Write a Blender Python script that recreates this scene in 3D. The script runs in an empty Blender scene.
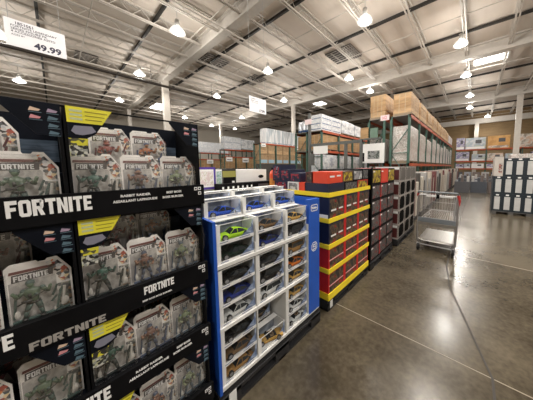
import bpy, math, random
from mathutils import Matrix, Vector
random.seed(7)
SC = bpy.context.scene
COL = SC.collection
# ------------------------------------------------------------------ camera
cam_d = bpy.data.cameras.new('camera'); cam = bpy.data.objects.new('camera', cam_d); COL.objects.link(cam)
CR = ((0.7753, 0.0541, -0.6293), (0.6316, -0.0727, 0.7719), (-0.0040, -0.9959, -0.0905))
F_PX, PX, PY = 205.894, 308.268, 185.52
c0 = Vector((CR[0][0], CR[1][0], CR[2][0])).normalized()
c2 = -Vector((CR[0][2], CR[1][2], CR[2][2])).normalized()
c1 = c2.cross(c0).normalized(); c0 = c1.cross(c2)
cam.matrix_world = Matrix(((c0.x, c1.x, c2.x, 0), (c0.y, c1.y, c2.y, 0), (c0.z, c1.z, c2.z, 1.5), (0, 0, 0, 1)))
cam_d.sensor_fit = 'HORIZONTAL'; cam_d.sensor_width = 36
cam_d.lens = F_PX / 533 * 36
cam_d.shift_x = (266.5 - PX) / 533; cam_d.shift_y = (PY - 200) / 533
cam_d.clip_start = 0.02; cam_d.clip_end = 200
SC.camera = cam
# ------------------------------------------------------------------ world, lamps, exposure
w = bpy.data.worlds.new('world'); SC.world = w; w.use_nodes = True
w.node_tree.nodes['Background'].inputs[0].default_value = (0.9, 0.95, 1, 1)
w.node_tree.nodes['Background'].inputs[1].default_value = 0.3
SC.view_settings.view_transform = 'Standard'; SC.view_settings.look = 'None'
SC.view_settings.exposure = 0.82; SC.view_settings.gamma = 1.0; SC.view_settings.use_curve_mapping = False
LAMP_W = 170.0
LAMP_Z = 6.9
LAMPS = [(-9.63, 3.53), (-15.58, 3.54), (-22.57, -1.0), (-15.55, -1.04), (-22.77, 3.74), (-9.53, 8.09), (-15.84, 8.31),
         (-12.59, 12.31), (-20.39, 13.45), (-3.55, 7.75), (-6.43, 11.91), (-6.32, 14.9), (-0.85, 11.9), (-0.8, 16.05),
         (-0.71, 20.72), (-0.8, 24.92), (0.64, 30.5), (-25.12, 9.42), (-27.27, 13.45), (-26.93, 16.58),
         # the same lamp grid carried on outside the picture
         (-0.85, 7.2), (-3.4, 2.9), (-0.8, 2.4), (2.9, 5.2), (2.9, 0.4), (-0.8, -2.6), (3.4, -4.5), (-4.6, -1.8),
         (6.6, 8.3), (7.2, 14.2), (7.0, 21.5), (6.6, 2.9), (-9.6, -1.4), (-6.4, -6.0)]
# ------------------------------------------------------------------ materials
def M(name, col, rough=0.5, metal=0.0, var=0.06, scale=8.0, bump=0.0, spec=0.5, emit=None):
    m = bpy.data.materials.new(name); m.use_nodes = True
    nt = m.node_tree; b = nt.nodes['Principled BSDF']
    b.inputs['Roughness'].default_value = rough; b.inputs['Metallic'].default_value = metal
    b.inputs['Specular IOR Level'].default_value = spec
    tc = nt.nodes.new('ShaderNodeTexCoord'); nz = nt.nodes.new('ShaderNodeTexNoise')
    nz.inputs['Scale'].default_value = scale; nz.inputs['Detail'].default_value = 3
    nt.links.new(tc.outputs['Object'], nz.inputs['Vector'])
    r = nt.nodes.new('ShaderNodeValToRGB')
    r.color_ramp.elements[0].position = 0.3; r.color_ramp.elements[1].position = 0.7
    r.color_ramp.elements[0].color = tuple(max(0, c * (1 - var)) for c in col) + (1,)
    r.color_ramp.elements[1].color = tuple(min(1, c * (1 + var)) for c in col) + (1,)
    nt.links.new(nz.outputs['Fac'], r.inputs['Fac']); nt.links.new(r.outputs['Color'], b.inputs['Base Color'])
    if bump:
        bp = nt.nodes.new('ShaderNodeBump'); bp.inputs['Strength'].default_value = bump; bp.inputs['Distance'].default_value = 0.01
        nt.links.new(nz.outputs['Fac'], bp.inputs['Height']); nt.links.new(bp.outputs['Normal'], b.inputs['Normal'])
    if emit:
        b.inputs['Emission Color'].default_value = tuple(emit[:3]) + (1,); b.inputs['Emission Strength'].default_value = emit[3]
    return m

def MP(name, cols, scale=14.0, rough=0.45, stretch=(1, 1, 1), sharp=True, kind='VORONOI', seed=0.0):
    """printed surface: patches of several colours"""
    m = bpy.data.materials.new(name); m.use_nodes = True
    nt = m.node_tree; b = nt.nodes['Principled BSDF']; b.inputs['Roughness'].default_value = rough
    tc = nt.nodes.new('ShaderNodeTexCoord'); mp = nt.nodes.new('ShaderNodeMapping')
    mp.inputs['Scale'].default_value = stretch; mp.inputs['Location'].default_value = (seed, seed * 1.7, seed * .6)
    nt.links.new(tc.outputs['Object'], mp.inputs['Vector'])
    if kind == 'VORONOI':
        v = nt.nodes.new('ShaderNodeTexVoronoi'); v.inputs['Scale'].default_value = scale
        nt.links.new(mp.outputs['Vector'], v.inputs['Vector'])
        s = nt.nodes.new('ShaderNodeSeparateColor'); nt.links.new(v.outputs['Color'], s.inputs[0]); fac = s.outputs[0]
    else:
        v = nt.nodes.new('ShaderNodeTexNoise'); v.inputs['Scale'].default_value = scale; v.inputs['Detail'].default_value = 4
        nt.links.new(mp.outputs['Vector'], v.inputs['Vector']); fac = v.outputs['Fac']
    r = nt.nodes.new('ShaderNodeValToRGB'); r.color_ramp.interpolation = 'CONSTANT' if sharp else 'LINEAR'
    n = len(cols)
    lo, hi = (0.0, 1.0) if kind == 'VORONOI' else (0.34, 0.66)
    while len(r.color_ramp.elements) < n: r.color_ramp.elements.new(0.5)
    for i, c in enumerate(cols):
        r.color_ramp.elements[i].position = lo + (hi - lo) * i / n
        r.color_ramp.elements[i].color = tuple(c) + (1,)
    nt.links.new(fac, r.inputs['Fac']); nt.links.new(r.outputs['Color'], b.inputs['Base Color'])
    return m

def M_clear(name, tint=(1, 1, 1), gloss=0.10, rough=0.12):
    m = bpy.data.materials.new(name); m.use_nodes = True
    nt = m.node_tree; nt.nodes.clear()
    o = nt.nodes.new('ShaderNodeOutputMaterial'); mx = nt.nodes.new('ShaderNodeMixShader')
    t = nt.nodes.new('ShaderNodeBsdfTransparent'); g = nt.nodes.new('ShaderNodeBsdfGlossy')
    t.inputs['Color'].default_value = tuple(tint) + (1,); g.inputs['Roughness'].default_value = rough
    tc = nt.nodes.new('ShaderNodeTexCoord'); nz = nt.nodes.new('ShaderNodeTexNoise'); nz.inputs['Scale'].default_value = 30
    nt.links.new(tc.outputs['Object'], nz.inputs['Vector'])
    bp = nt.nodes.new('ShaderNodeBump'); bp.inputs['Strength'].default_value = .35; bp.inputs['Distance'].default_value = .01
    nt.links.new(nz.outputs['Fac'], bp.inputs['Height']); nt.links.new(bp.outputs['Normal'], g.inputs['Normal'])
    fr = nt.nodes.new('ShaderNodeFresnel'); fr.inputs['IOR'].default_value = 1.45
    ad = nt.nodes.new('ShaderNodeMath'); ad.operation = 'ADD'; ad.inputs[1].default_value = gloss
    ge = nt.nodes.new('ShaderNodeNewGeometry'); iv = nt.nodes.new('ShaderNodeMath'); iv.operation = 'SUBTRACT'; iv.inputs[0].default_value = 1
    ml = nt.nodes.new('ShaderNodeMath'); ml.operation = 'MULTIPLY'
    nt.links.new(ge.outputs['Backfacing'], iv.inputs[1]); nt.links.new(fr.outputs[0], ad.inputs[0])
    nt.links.new(ad.outputs[0], ml.inputs[0]); nt.links.new(iv.outputs[0], ml.inputs[1]); nt.links.new(ml.outputs[0], mx.inputs[0])
    nt.links.new(t.outputs[0], mx.inputs[1]); nt.links.new(g.outputs[0], mx.inputs[2]); nt.links.new(mx.outputs[0], o.inputs[0])
    return m

BLACK = M('black_card', (0.006, 0.006, 0.007), 0.55, var=.3, spec=.08)
NAVYP = M('navy_card', (0.006, 0.008, 0.014), 0.5, var=.3, spec=.12)
DKPLA = M('black_plastic', (0.02, 0.02, 0.022), 0.55, bump=.2)
YEL = M('yellow_card', (0.98, 0.74, 0.03), 0.5)
YTAG = M('yellow_tag', (0.80, 0.74, 0.05), 0.45)
WHT = M('white_card', (0.78, 0.78, 0.77), 0.5, var=.03)
WLET = M('white_lettering', (0.88, 0.88, 0.88), 0.5, var=.02)
GLET = M('grey_lettering', (0.34, 0.32, 0.30), 0.5, var=.1)
DKLET = M('dark_lettering', (0.03, 0.03, 0.06), 0.6, var=.1)
BLUE = M('blue_card', (0.015, 0.10, 0.52), 0.42, var=.08)
CLEAR = M_clear('clear_plastic', gloss=.13, rough=.25)
FILM = M_clear('window_film', (0.98, 0.99, 1), .0, .1)
CARD = M('blister_card', (0.90, 0.87, 0.84), .5, var=.08, scale=20)
SPLASH = MP('splash_print', [(.06, .05, .05), (.45, .36, .30), (.8, .32, .12), (.86, .84, .80), (.15, .16, .17), (.9, .7, .42), (.7, .7, .72), (.5, .14, .1), (.85, .82, .8)], 110)
CONFETTI = MP('confetti_print', [(.02, .02, .02), (.6, .6, .55), (.05, .05, .05), (.5, .5, .3), (.3, .32, .3)], 120)
BUBBG = MP('bubble_back', [(.34, .33, .31), (.50, .48, .46), (.62, .60, .57), (.42, .40, .39)], 28, .5, (1, 1, 1), False, 'NOISE')
SHELFW = M('white_shelf', (0.74, 0.74, 0.72), .45, var=.03)
TAG_TXT = M('tag_pattern', (0.30, 0.25, .02), .5)

def MC(name, col): return M(name, col, .3, var=.1)
# ------------------------------------------------------------------ mesh builder
class MB:
    def __init__(s): s.v = []; s.f = []; s.m = []
    def poly(s, pts, m=0):
        b = len(s.v); s.v += [tuple(p) for p in pts]; s.f.append(tuple(range(b, b + len(pts)))); s.m.append(m)
    def box(s, x0, x1, y0, y1, z0, z1, m=0, skip=''):
        b = len(s.v)
        s.v += [(x0, y0, z0), (x1, y0, z0), (x1, y1, z0), (x0, y1, z0), (x0, y0, z1), (x1, y0, z1), (x1, y1, z1), (x0, y1, z1)]
        for k, q in (('b', (0, 3, 2, 1)), ('t', (4, 5, 6, 7)), ('s', (0, 1, 5, 4)), ('e', (1, 2, 6, 5)), ('n', (2, 3, 7, 6)), ('w', (3, 0, 4, 7))):
            if k not in skip: s.f.append(tuple(b + i for i in q)); s.m.append(m)
        return s
    def prism(s, outline, x0, x1, m=0, axis='x'):
        """outline in the (y, z) plane, extruded along x (or (x,z) along y)"""
        n = len(outline); b = len(s.v)
        for xx in (x0, x1):
            for (a, c) in outline: s.v.append((xx, a, c) if axis == 'x' else (a, xx, c))
        s.f.append(tuple(b + n - 1 - i for i in range(n))); s.m.append(m)
        s.f.append(tuple(b + n + i for i in range(n))); s.m.append(m)
        for i in range(n):
            j = (i + 1) % n
            s.f.append((b + i, b + j, b + n + j, b + n + i)); s.m.append(m)
        return s
    def tube(s, p0, p1, r0, r1=None, n=8, m=0, cap=True):
        r1 = r0 if r1 is None else r1
        p0 = Vector(p0); p1 = Vector(p1); d = (p1 - p0)
        if d.length < 1e-9: return s
        d.normalize(); a = d.orthogonal().normalized(); c = d.cross(a); b = len(s.v)
        for p, r in ((p0, r0), (p1, r1)):
            for i in range(n):
                t = 2 * math.pi * i / n; s.v.append(tuple(p + (a * math.cos(t) + c * math.sin(t)) * r))
        for i in range(n):
            j = (i + 1) % n; s.f.append((b + i, b + j, b + n + j, b + n + i)); s.m.append(m)
        if cap:
            s.f.append(tuple(b + n - 1 - i for i in range(n))); s.m.append(m)
            s.f.append(tuple(b + n + i for i in range(n))); s.m.append(m)
        return s
    def path(s, pts, r, n=6, m=0):
        for a, b in zip(pts[:-1], pts[1:]): s.tube(a, b, r, n=n, m=m)
        return s
    def ell(s, c, rx, ry, rz, nu=10, nv=7, m=0):
        b = len(s.v)
        for j in range(nv + 1):
            ph = math.pi * j / nv
            for i in range(nu):
                t = 2 * math.pi * i / nu
                s.v.append((c[0] + rx * math.sin(ph) * math.cos(t), c[1] + ry * math.sin(ph) * math.sin(t), c[2] + rz * math.cos(ph)))
        for j in range(nv):
            for i in range(nu):
                k = (i + 1) % nu
                s.f.append((b + j * nu + i, b + (j + 1) * nu + i, b + (j + 1) * nu + k, b + j * nu + k)); s.m.append(m)
        return s
    def lathe(s, prof, c=(0, 0, 0), n=20, m=0):
        b = len(s.v)
        for r, z in prof:
            for i in range(n):
                t = 2 * math.pi * i / n; s.v.append((c[0] + r * math.cos(t), c[1] + r * math.sin(t), c[2] + z))
        for j in range(len(prof) - 1):
            for i in range(n):
                k = (i + 1) % n
                s.f.append((b + j * n + i, b + j * n + k, b + (j + 1) * n + k, b + (j + 1) * n + i)); s.m.append(m)
        return s
    def loft(s, rings, m=0, cap=True):
        b = len(s.v); n = len(rings[0])
        for r in rings: s.v += [tuple(p) for p in r]
        for j in range(len(rings) - 1):
            for i in range(n):
                k = (i + 1) % n; s.f.append((b + j * n + i, b + (j + 1) * n + i, b + (j + 1) * n + k, b + j * n + k)); s.m.append(m)
        if cap:
            s.f.append(tuple(b + i for i in range(n))); s.m.append(m)
            e = b + (len(rings) - 1) * n
            s.f.append(tuple(e + n - 1 - i for i in range(n))); s.m.append(m)
        return s
    def mesh(s, name, mats, smooth=False):
        me = bpy.data.meshes.new(name); me.from_pydata(s.v, [], s.f)
        if not isinstance(mats, (list, tuple)): mats = [mats]
        for mt in mats: me.materials.append(mt)
        for p, mi in zip(me.polygons, s.m): p.material_index = mi; p.use_smooth = smooth
        me.update(); return me
    def build(s, name, mats, parent=None, loc=(0, 0, 0), rz=0.0, smooth=False):
        o = bpy.data.objects.new(name, s.mesh(name, mats, smooth)); COL.objects.link(o)
        o.location = loc; o.rotation_euler = (0, 0, rz)
        if parent: o.parent = parent
        return o

def tag(o, label=None, cat=None, group=None, kind=None):
    if label: o['label'] = label
    if cat: o['category'] = cat
    if group: o['group'] = group
    if kind: o['kind'] = kind
    return o
def empty(name, loc, label=None, cat=None, group=None, rz=0.0):
    o = bpy.data.objects.new(name, None); COL.objects.link(o); o.location = loc; o.rotation_euler = (0, 0, rz)
    o.empty_display_size = .05
    return tag(o, label, cat, group)
def clone(root, loc, label, group=None, rz=None, swap=None):
    r = root.copy(); COL.objects.link(r); r.location = loc; r['label'] = label
    if group: r['group'] = group
    if rz is not None: r.rotation_euler = (0, 0, rz)
    def rec(src, dst):
        for ch in [c for c in src.children]:
            c = ch.copy(); COL.objects.link(c); c.parent = dst
            if swap and ch.data and ch.name.split('.')[0] in swap:
                c.data = swap[ch.name.split('.')[0]]
            rec(ch, c)
    rec(root, r)
    return r
def struct(o): o['kind'] = 'structure'; return o
# ------------------------------------------------------------------ lettering
GLY = {
 'F': [[(0, 0), (.21, 0), (.21, 1), (0, 1)], [(.21, .76), (.54, .78), (.54, 1), (.21, 1)], [(.21, .38), (.47, .40), (.47, .6), (.21, .6)]],
 'O': [[(0, .12), (.1, 0), (.2, 0), (.2, 1), (.1, 1), (0, .88)], [(.38, 0), (.48, 0), (.58, .12), (.58, .88), (.48, 1), (.38, 1)],
       [(.2, 0), (.38, 0), (.38, .2), (.2, .2)], [(.2, .8), (.38, .8), (.38, 1), (.2, 1)]],
 'R': [[(0, 0), (.21, 0), (.21, 1), (0, 1)], [(.21, .8), (.46, .8), (.48, 1), (.21, 1)], [(.38, .5), (.56, .55), (.58, .9), (.48, 1), (.38, .9)],
       [(.21, .4), (.5, .4), (.56, .55), (.21, .58)], [(.24, .4), (.38, 0), (.6, 0), (.45, .42)]],
 'T': [[(.17, 0), (.38, 0), (.38, .8), (.17, .8)], [(0, .78), (.55, .8), (.55, 1), (0, 1)]],
 'N': [[(0, 0), (.2, 0), (.2, 1), (0, 1)], [(.38, 0), (.58, 0), (.58, 1), (.38, 1)], [(.2, 1), (.2, .6), (.38, 0), (.38, .42)]],
 'I': [[(0, 0), (.21, 0), (.21, 1), (0, 1)]],
 'E': [[(0, 0), (.21, 0), (.21, 1), (0, 1)], [(.21, 0), (.52, 0), (.52, .22), (.21, .2)], [(.21, .4), (.46, .4), (.46, .6), (.21, .6)], [(.21, .8), (.52, .78), (.52, 1), (.21, 1)]],
}
def block_word(word, h, width, t=.0012):
    """heavy block capitals in the y-z plane facing +x, starting at the origin"""
    total = 0; pos = []
    for c in word:
        wd = max(p[0] for q in GLY[c] for p in q); pos.append(total); total += wd + .06
    k = width / (total - .06); b = MB()
    for c, p0 in zip(word, pos):
        for q in GLY[c]: b.prism([((p0 + a) * k, z * h) for a, z in q], 0, t)
    return b
_tx = {}
def text_mesh(body, size, sx=1.0, bold=0.0, mat=WLET):
    """text in the y-z plane, reading along +y, facing +x"""
    key = (body, size, sx, bold, mat.name)
    if key in _tx: return _tx[key]
    c = bpy.data.curves.new('lettering', 'FONT'); c.body = body; c.size = size; c.extrude = .0006; c.offset = bold
    c.resolution_u = 2; c.space_line = .95
    o = bpy.data.objects.new('lettering_source', c); COL.objects.link(o)
    bpy.context.view_layer.update()
    me = bpy.data.meshes.new_from_object(o.evaluated_get(bpy.context.evaluated_depsgraph_get()))
    bpy.data.objects.remove(o); me.name = 'lettering'
    me.transform(Matrix(((0, 0, 1, 0), (sx, 0, 0, 0), (0, 1, 0, 0), (0, 0, 0, 1))))
    me.materials.clear(); me.materials.append(mat); _tx[key] = me
    return me
def text(body, size, parent, loc, sx=1.0, bold=0.0, mat=WLET, rz=0.0, name='lettering'):
    o = bpy.data.objects.new(name, text_mesh(body, size, sx, bold, mat)); COL.objects.link(o)
    o.parent = parent; o.location = loc; o.rotation_euler = (0, 0, rz); return o
# ================================================================== SETTING
XF = -1.115                                                        # plane of the fronts along the aisle
def floor_mat():
    m = bpy.data.materials.new('polished_concrete'); m.use_nodes = True; nt = m.node_tree; b = nt.nodes['Principled BSDF']
    tc = nt.nodes.new('ShaderNodeTexCoord')
    n1 = nt.nodes.new('ShaderNodeTexNoise'); n1.inputs['Scale'].default_value = 1.3; n1.inputs['Detail'].default_value = 8; n1.inputs['Roughness'].default_value = .62
    n2 = nt.nodes.new('ShaderNodeTexNoise'); n2.inputs['Scale'].default_value = 26; n2.inputs['Detail'].default_value = 6
    for n in (n1, n2): nt.links.new(tc.outputs['Object'], n.inputs['Vector'])
    mx = nt.nodes.new('ShaderNodeMix'); mx.inputs[0].default_value = .28
    nt.links.new(n1.outputs['Fac'], mx.inputs[2]); nt.links.new(n2.outputs['Fac'], mx.inputs[3])
    r = nt.nodes.new('ShaderNodeValToRGB'); e = r.color_ramp.elements
    e[0].position = .40; e[0].color = (.046, .037, .024, 1); e[1].position = .62; e[1].color = (.122, .100, .068, 1)
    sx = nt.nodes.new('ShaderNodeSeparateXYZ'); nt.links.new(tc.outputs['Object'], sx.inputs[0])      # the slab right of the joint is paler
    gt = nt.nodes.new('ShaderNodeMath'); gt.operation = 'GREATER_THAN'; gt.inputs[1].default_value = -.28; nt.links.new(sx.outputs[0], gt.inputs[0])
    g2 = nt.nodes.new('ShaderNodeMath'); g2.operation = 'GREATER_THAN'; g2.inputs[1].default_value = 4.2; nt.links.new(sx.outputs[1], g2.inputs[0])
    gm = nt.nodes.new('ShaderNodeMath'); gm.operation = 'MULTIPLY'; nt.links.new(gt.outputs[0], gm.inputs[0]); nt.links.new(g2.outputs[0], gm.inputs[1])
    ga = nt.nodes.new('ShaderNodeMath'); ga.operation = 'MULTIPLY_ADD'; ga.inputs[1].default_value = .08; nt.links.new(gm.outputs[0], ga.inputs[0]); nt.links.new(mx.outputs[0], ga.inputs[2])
    nt.links.new(ga.outputs[0], r.inputs['Fac']); nt.links.new(r.outputs['Color'], b.inputs['Base Color'])
    r2 = nt.nodes.new('ShaderNodeMapRange'); r2.inputs['To Min'].default_value = .13; r2.inputs['To Max'].default_value = .30
    nt.links.new(n1.outputs['Fac'], r2.inputs['Value']); nt.links.new(r2.outputs[0], b.inputs['Roughness'])
    bp = nt.nodes.new('ShaderNodeBump'); bp.inputs['Strength'].default_value = .12; bp.inputs['Distance'].default_value = .01
    nt.links.new(n1.outputs['Fac'], bp.inputs['Height']); nt.links.new(bp.outputs['Normal'], b.inputs['Normal'])
    b.inputs['Specular IOR Level'].default_value = .42
    return m
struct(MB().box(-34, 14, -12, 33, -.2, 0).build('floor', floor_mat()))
JOINT = M('joint_filler', (.035, .03, .025), .7)
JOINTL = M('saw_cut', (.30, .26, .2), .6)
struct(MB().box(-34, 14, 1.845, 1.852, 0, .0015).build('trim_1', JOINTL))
cr = MB()
cpts = [(.19, .9), (.175, 1.4), (.168, 1.85), (.0, 2.4), (-.18, 3.0), (-.27, 3.6), (-.28, 4.2)]
for a, b_ in zip(cpts[:-1], cpts[1:]):
    cr.poly([(a[0] - .008, a[1], .0016), (a[0] + .008, a[1], .0016), (b_[0] + .008, b_[1], .0016), (b_[0] - .008, b_[1], .0016)])
struct(cr.build('trim_2', JOINT))
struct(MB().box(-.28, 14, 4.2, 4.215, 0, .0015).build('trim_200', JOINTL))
struct(MB().box(-.286, -.276, 4.215, 33, 0, .0014).build('trim_201', JOINT))

def deck_mat():
    m = M('ceiling_deck', (.62, .555, .49), .8, var=.07, scale=.7); nt = m.node_tree; b = nt.nodes['Principled BSDF']
    tc = nt.nodes.new('ShaderNodeTexCoord'); wv = nt.nodes.new('ShaderNodeTexWave'); wv.bands_direction = 'X'
    wv.inputs['Scale'].default_value = 1.6; nt.links.new(tc.outputs['Object'], wv.inputs['Vector'])
    bp = nt.nodes.new('ShaderNodeBump'); bp.inputs['Strength'].default_value = .15; bp.inputs['Distance'].default_value = .04
    nt.links.new(wv.outputs['Fac'], bp.inputs['Height']); nt.links.new(bp.outputs['Normal'], b.inputs['Normal'])
    return m
struct(MB().box(-34, 14, -12, 33, 7.85, 8.0).build('ceiling', deck_mat()))
STEEL = M('white_steel', (.56, .52, .47), .5, var=.05)
GIRD = M('girder_paint', (.56, .525, .48), .5, var=.05)
DARKS = M('dark_channel', (.02, .018, .016), .6)
WALLT = MP('tan_wall', [(.19, .125, .06), (.23, .155, .075), (.20, .13, .065), (.25, .17, .085)], 3, .8, (.4, .4, 6), False, 'NOISE')
WALLG = M('pale_wall', (.5, .46, .4), .8)
struct(MB().box(-34, 14, 33, 33.3, 0, 7.85).build('wall_back', WALLT))
struct(MB().box(-34, 14, -12.3, -12, 0, 7.85).build('wall_front', WALLG))
struct(MB().box(-34.3, -34, -12, 33, 0, 7.85).build('wall_left', WALLG))
struct(MB().box(14, 14.3, -12, 33, 0, 7.85).build('wall_right', WALLG))
# joists along y
def joist_mesh():
    b = MB(); y0, y1 = -12, 33
    for dx in (-.055, .055):
        b.box(dx - .022, dx + .022, y0, y1, 7.40, 7.45); b.box(dx - .025, dx + .025, y0, y1, 7.79, 7.85)
    n = 66; st = (y1 - y0) / n
    for i in range(n):
        ya = y0 + i * st; ym = ya + st / 2
        b.tube((0, ya, 7.43), (0, ym, 7.8), .014, n=4, cap=False); b.tube((0, ym, 7.8), (0, ya + st, 7.43), .014, n=4, cap=False)
    return b.mesh('trim_joist', STEEL)
jm = joist_mesh(); tn = 3
for k in range(-18, 10):
    x = -2.4 + 1.67 * k
    if -34 < x < 14:
        o = bpy.data.objects.new('trim_%d' % tn, jm); tn += 1; COL.objects.link(o); o.location = (x, 0, 0); struct(o)
for k in range(-5, 9):                                               # dark channels across
    y = 6.3 + 3.15 * k
    if -12 < y < 33:
        struct(MB().box(-34, 14, y - .045, y + .045, 7.68, 7.79).build('trim_%d' % tn, DARKS)); tn += 1
        struct(MB().tube((-34, y + 1.3, 7.5), (14, y + 1.3, 7.5), .022, n=6).build('trim_%d' % tn, STEEL)); tn += 1
for y in (-5, 5.04, 14.5, 24.0):                                     # girders
    b = MB().box(-34, 14, y - .17, y + .17, 7.2, 7.26).box(-34, 14, y - .06, y + .06, 7.26, 7.78).box(-34, 14, y - .17, y + .17, 7.76, 7.84)
    struct(b.build('trim_%d' % tn, GIRD)); tn += 1
struct(MB().box(-34, 14, 32.55, 32.9, 6.6, 7.2).build('trim_%d' % tn, GIRD)); tn += 1
def column(x, y, z1=7.2, r=.14):
    global tn
    b = MB().box(x - r, x + r, y - r, y + r, 0, z1).box(x - .2, x + .2, y - .2, y + .2, 0, .03).box(x - .22, x + .22, y - .17, y + .17, z1 - .04, z1)
    struct(b.build('trim_%d' % tn, STEEL)); tn += 1
column(-16.4, 5.04, r=.17); column(2.42, 24.0, r=.17); column(-.24, 32.3, 6.6, .2); column(-13.6, 14.5); column(-27, 5.04); column(-27, 14.5); column(8.5, 14.5)
# dark sprinkler main with hangers
b = MB().tube((-15.25, -12, 6.5), (-15.25, 33, 6.5), .075, n=10)
PIPE = M('dark_pipe', (.035, .026, .02), .5)
pm = b.build('sprinkler_pipe', PIPE); tag(pm, 'long dark brown sprinkler main hanging under the white joists', 'pipe')
hg = MB()
for k in range(12):
    y = -10.4 + k * 3.6
    hg.tube((-15.25, y, 6.5), (-15.25, y, 7.5), .012, n=5); hg.tube((-15.6, y, 6.95), (-14.9, y, 6.95), .02, n=5)
tag(hg.build('hanger', PIPE, pm), kind=None)
# thin white branch pipes
for i, (x, z) in enumerate([(-14.2, 6.9), (-8.35, 7.15)]):
    p = MB().tube((x, -12, z), (x, 33, z), .03, n=6).build('sprinkler_branch_pipe', STEEL)
    tag(p, ['thin white branch pipe running beside the dark sprinkler main', 'thin white branch pipe high under the joists near the vents'][i], 'pipe')
# skylights
SKY = M('skylight_glow', (.9, .95, 1), .5, emit=(1, .98, .95, 5))
SKYF = M('skylight_frame', (.7, .68, .64), .5)
sk = [(.30, 16.7, 1.5, .9, 'bright rectangular skylight over the main aisle'), (-12.6, 17.2, 1.3, 1.0, 'small bright skylight beyond the second girder'),
      (-26.0, 7.3, 2.8, 1.1, 'wide skylight with lit trusses above the black display'), (-21.5, 15.0, 2.5, 1.0, 'faint skylight far over the left racks')]
for x, y, sx, sy, lb in sk:
    e = empty('skylight', (x, y, 7.8), lb, 'skylight')
    MB().box(-sx / 2, sx / 2, -sy / 2, sy / 2, 0.0, .04).build('diffuser', SKY, e)
    f = MB(); f.box(-sx / 2 - .06, sx / 2 + .06, -sy / 2 - .06, -sy / 2, -.04, .05); f.box(-sx / 2 - .06, sx / 2 + .06, sy / 2, sy / 2 + .06, -.04, .05)
    f.box(-sx / 2 - .06, -sx / 2, -sy / 2, sy / 2, -.04, .05); f.box(sx / 2, sx / 2 + .06, -sy / 2, sy / 2, -.04, .05)
    f.build('frame', SKYF, e)
# grilles (pairs of dark vents in the deck)
VD = M('vent_dark', (.05, .045, .04), .7)
vents = [(-6.6, 10.75, .75, 1.3, 'dark slatted ceiling grille, the nearer half of the pair by the middle lamp'), (-5.75, 10.75, .75, 1.4, 'dark lattice ceiling grille, right half of the pair by the middle lamp'),
         (-12.6, 6.45, 1.5, 1.3, 'dark lattice ceiling grille beside the first girder'), (-17.7, 1.6, 1.2, .9, 'dark ceiling grille close to the big price sign'),
         (-18.3, .4, .9, .7, 'small dark ceiling grille behind the big price sign'), (-12.9, 9.6, 1.6, 1.0, 'dark grille far down beyond the dark sprinkler main')]
for i, (x, y, sx, sy, lb) in enumerate(vents):
    e = empty('ceiling_vent', (x, y, 7.76), lb, 'vent')
    MB().box(-sx / 2, sx / 2, -sy / 2, sy / 2, 0, .05).build('backing', VD, e)
    f = MB(); n = 6
    for k in range(n + 1):
        yy = -sy / 2 + sy * k / n; f.box(-sx / 2, sx / 2, yy - .012, yy + .012, -.03, -.005)
    if i != 0:
        for k in range(n + 1):
            xx = -sx / 2 + sx * k / n; f.box(xx - .015, xx + .015, -sy / 2, sy / 2, -.03, -.005)
        for k in range(n):
            f.tube((-sx / 2 + sx * k / n, -sy / 2, -.02), (-sx / 2 + sx * (k + 1) / n, sy / 2, -.02), .015, n=4)
    else:
        f.box(-.03, .03, -sy / 2, sy / 2, -.03, -.005)
    f.build('grille', M('vent_slat', (.34, .31, .28), .6), e)
# lamps
def shade_mat():
    m = bpy.data.materials.new('prismatic_acrylic'); m.use_nodes = True; nt = m.node_tree; nt.nodes.clear()
    o = nt.nodes.new('ShaderNodeOutputMaterial'); mx = nt.nodes.new('ShaderNodeMixShader'); mx.inputs[0].default_value = .15
    t = nt.nodes.new('ShaderNodeBsdfTransparent'); e = nt.nodes.new('ShaderNodeEmission')
    e.inputs[0].default_value = (1, .96, .88, 1); e.inputs[1].default_value = 1.6
    nt.links.new(t.outputs[0], mx.inputs[1]); nt.links.new(e.outputs[0], mx.inputs[2]); nt.links.new(mx.outputs[0], o.inputs[0])
    return m
SHADE = shade_mat()
LENS = M('lamp_lens', (1, 1, 1), .4, emit=(1, .97, .91, 14))
HOUS = M('lamp_housing', (.45, .44, .42), .4, .6)
LL = ['high-bay lamp above the first girder near the black display', 'high-bay lamp just under the dark sprinkler main above the black display', 'high-bay lamp low on the left beneath the big price sign',
      'high-bay lamp cut by the left edge beside the big price sign', 'faint high-bay lamp just above the yellow display tag', 'high-bay lamp between the first girder and the small price sign',
      'high-bay lamp touching the dark sprinkler main left of the small price sign', 'high-bay lamp just right of the small price sign', 'high-bay lamp below and left of the small price sign', 'largest bright high-bay lamp at the top centre over the joists',
      'high-bay lamp beside the pair of dark grilles', 'high-bay lamp right over the brown carton stack', 'highest lamp of the row over the main aisle', 'second lamp of the row over the main aisle, beside the skylight',
      'third lamp of the row over the main aisle', 'fourth lamp of the row over the main aisle, nearly over the back racks', 'most distant lamp, by the tan back wall', 'far high-bay lamp at the right end of the black display', 'distant lamp over the left carton racks', 'distant small lamp low over the left carton racks']
lamp0 = None
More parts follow.
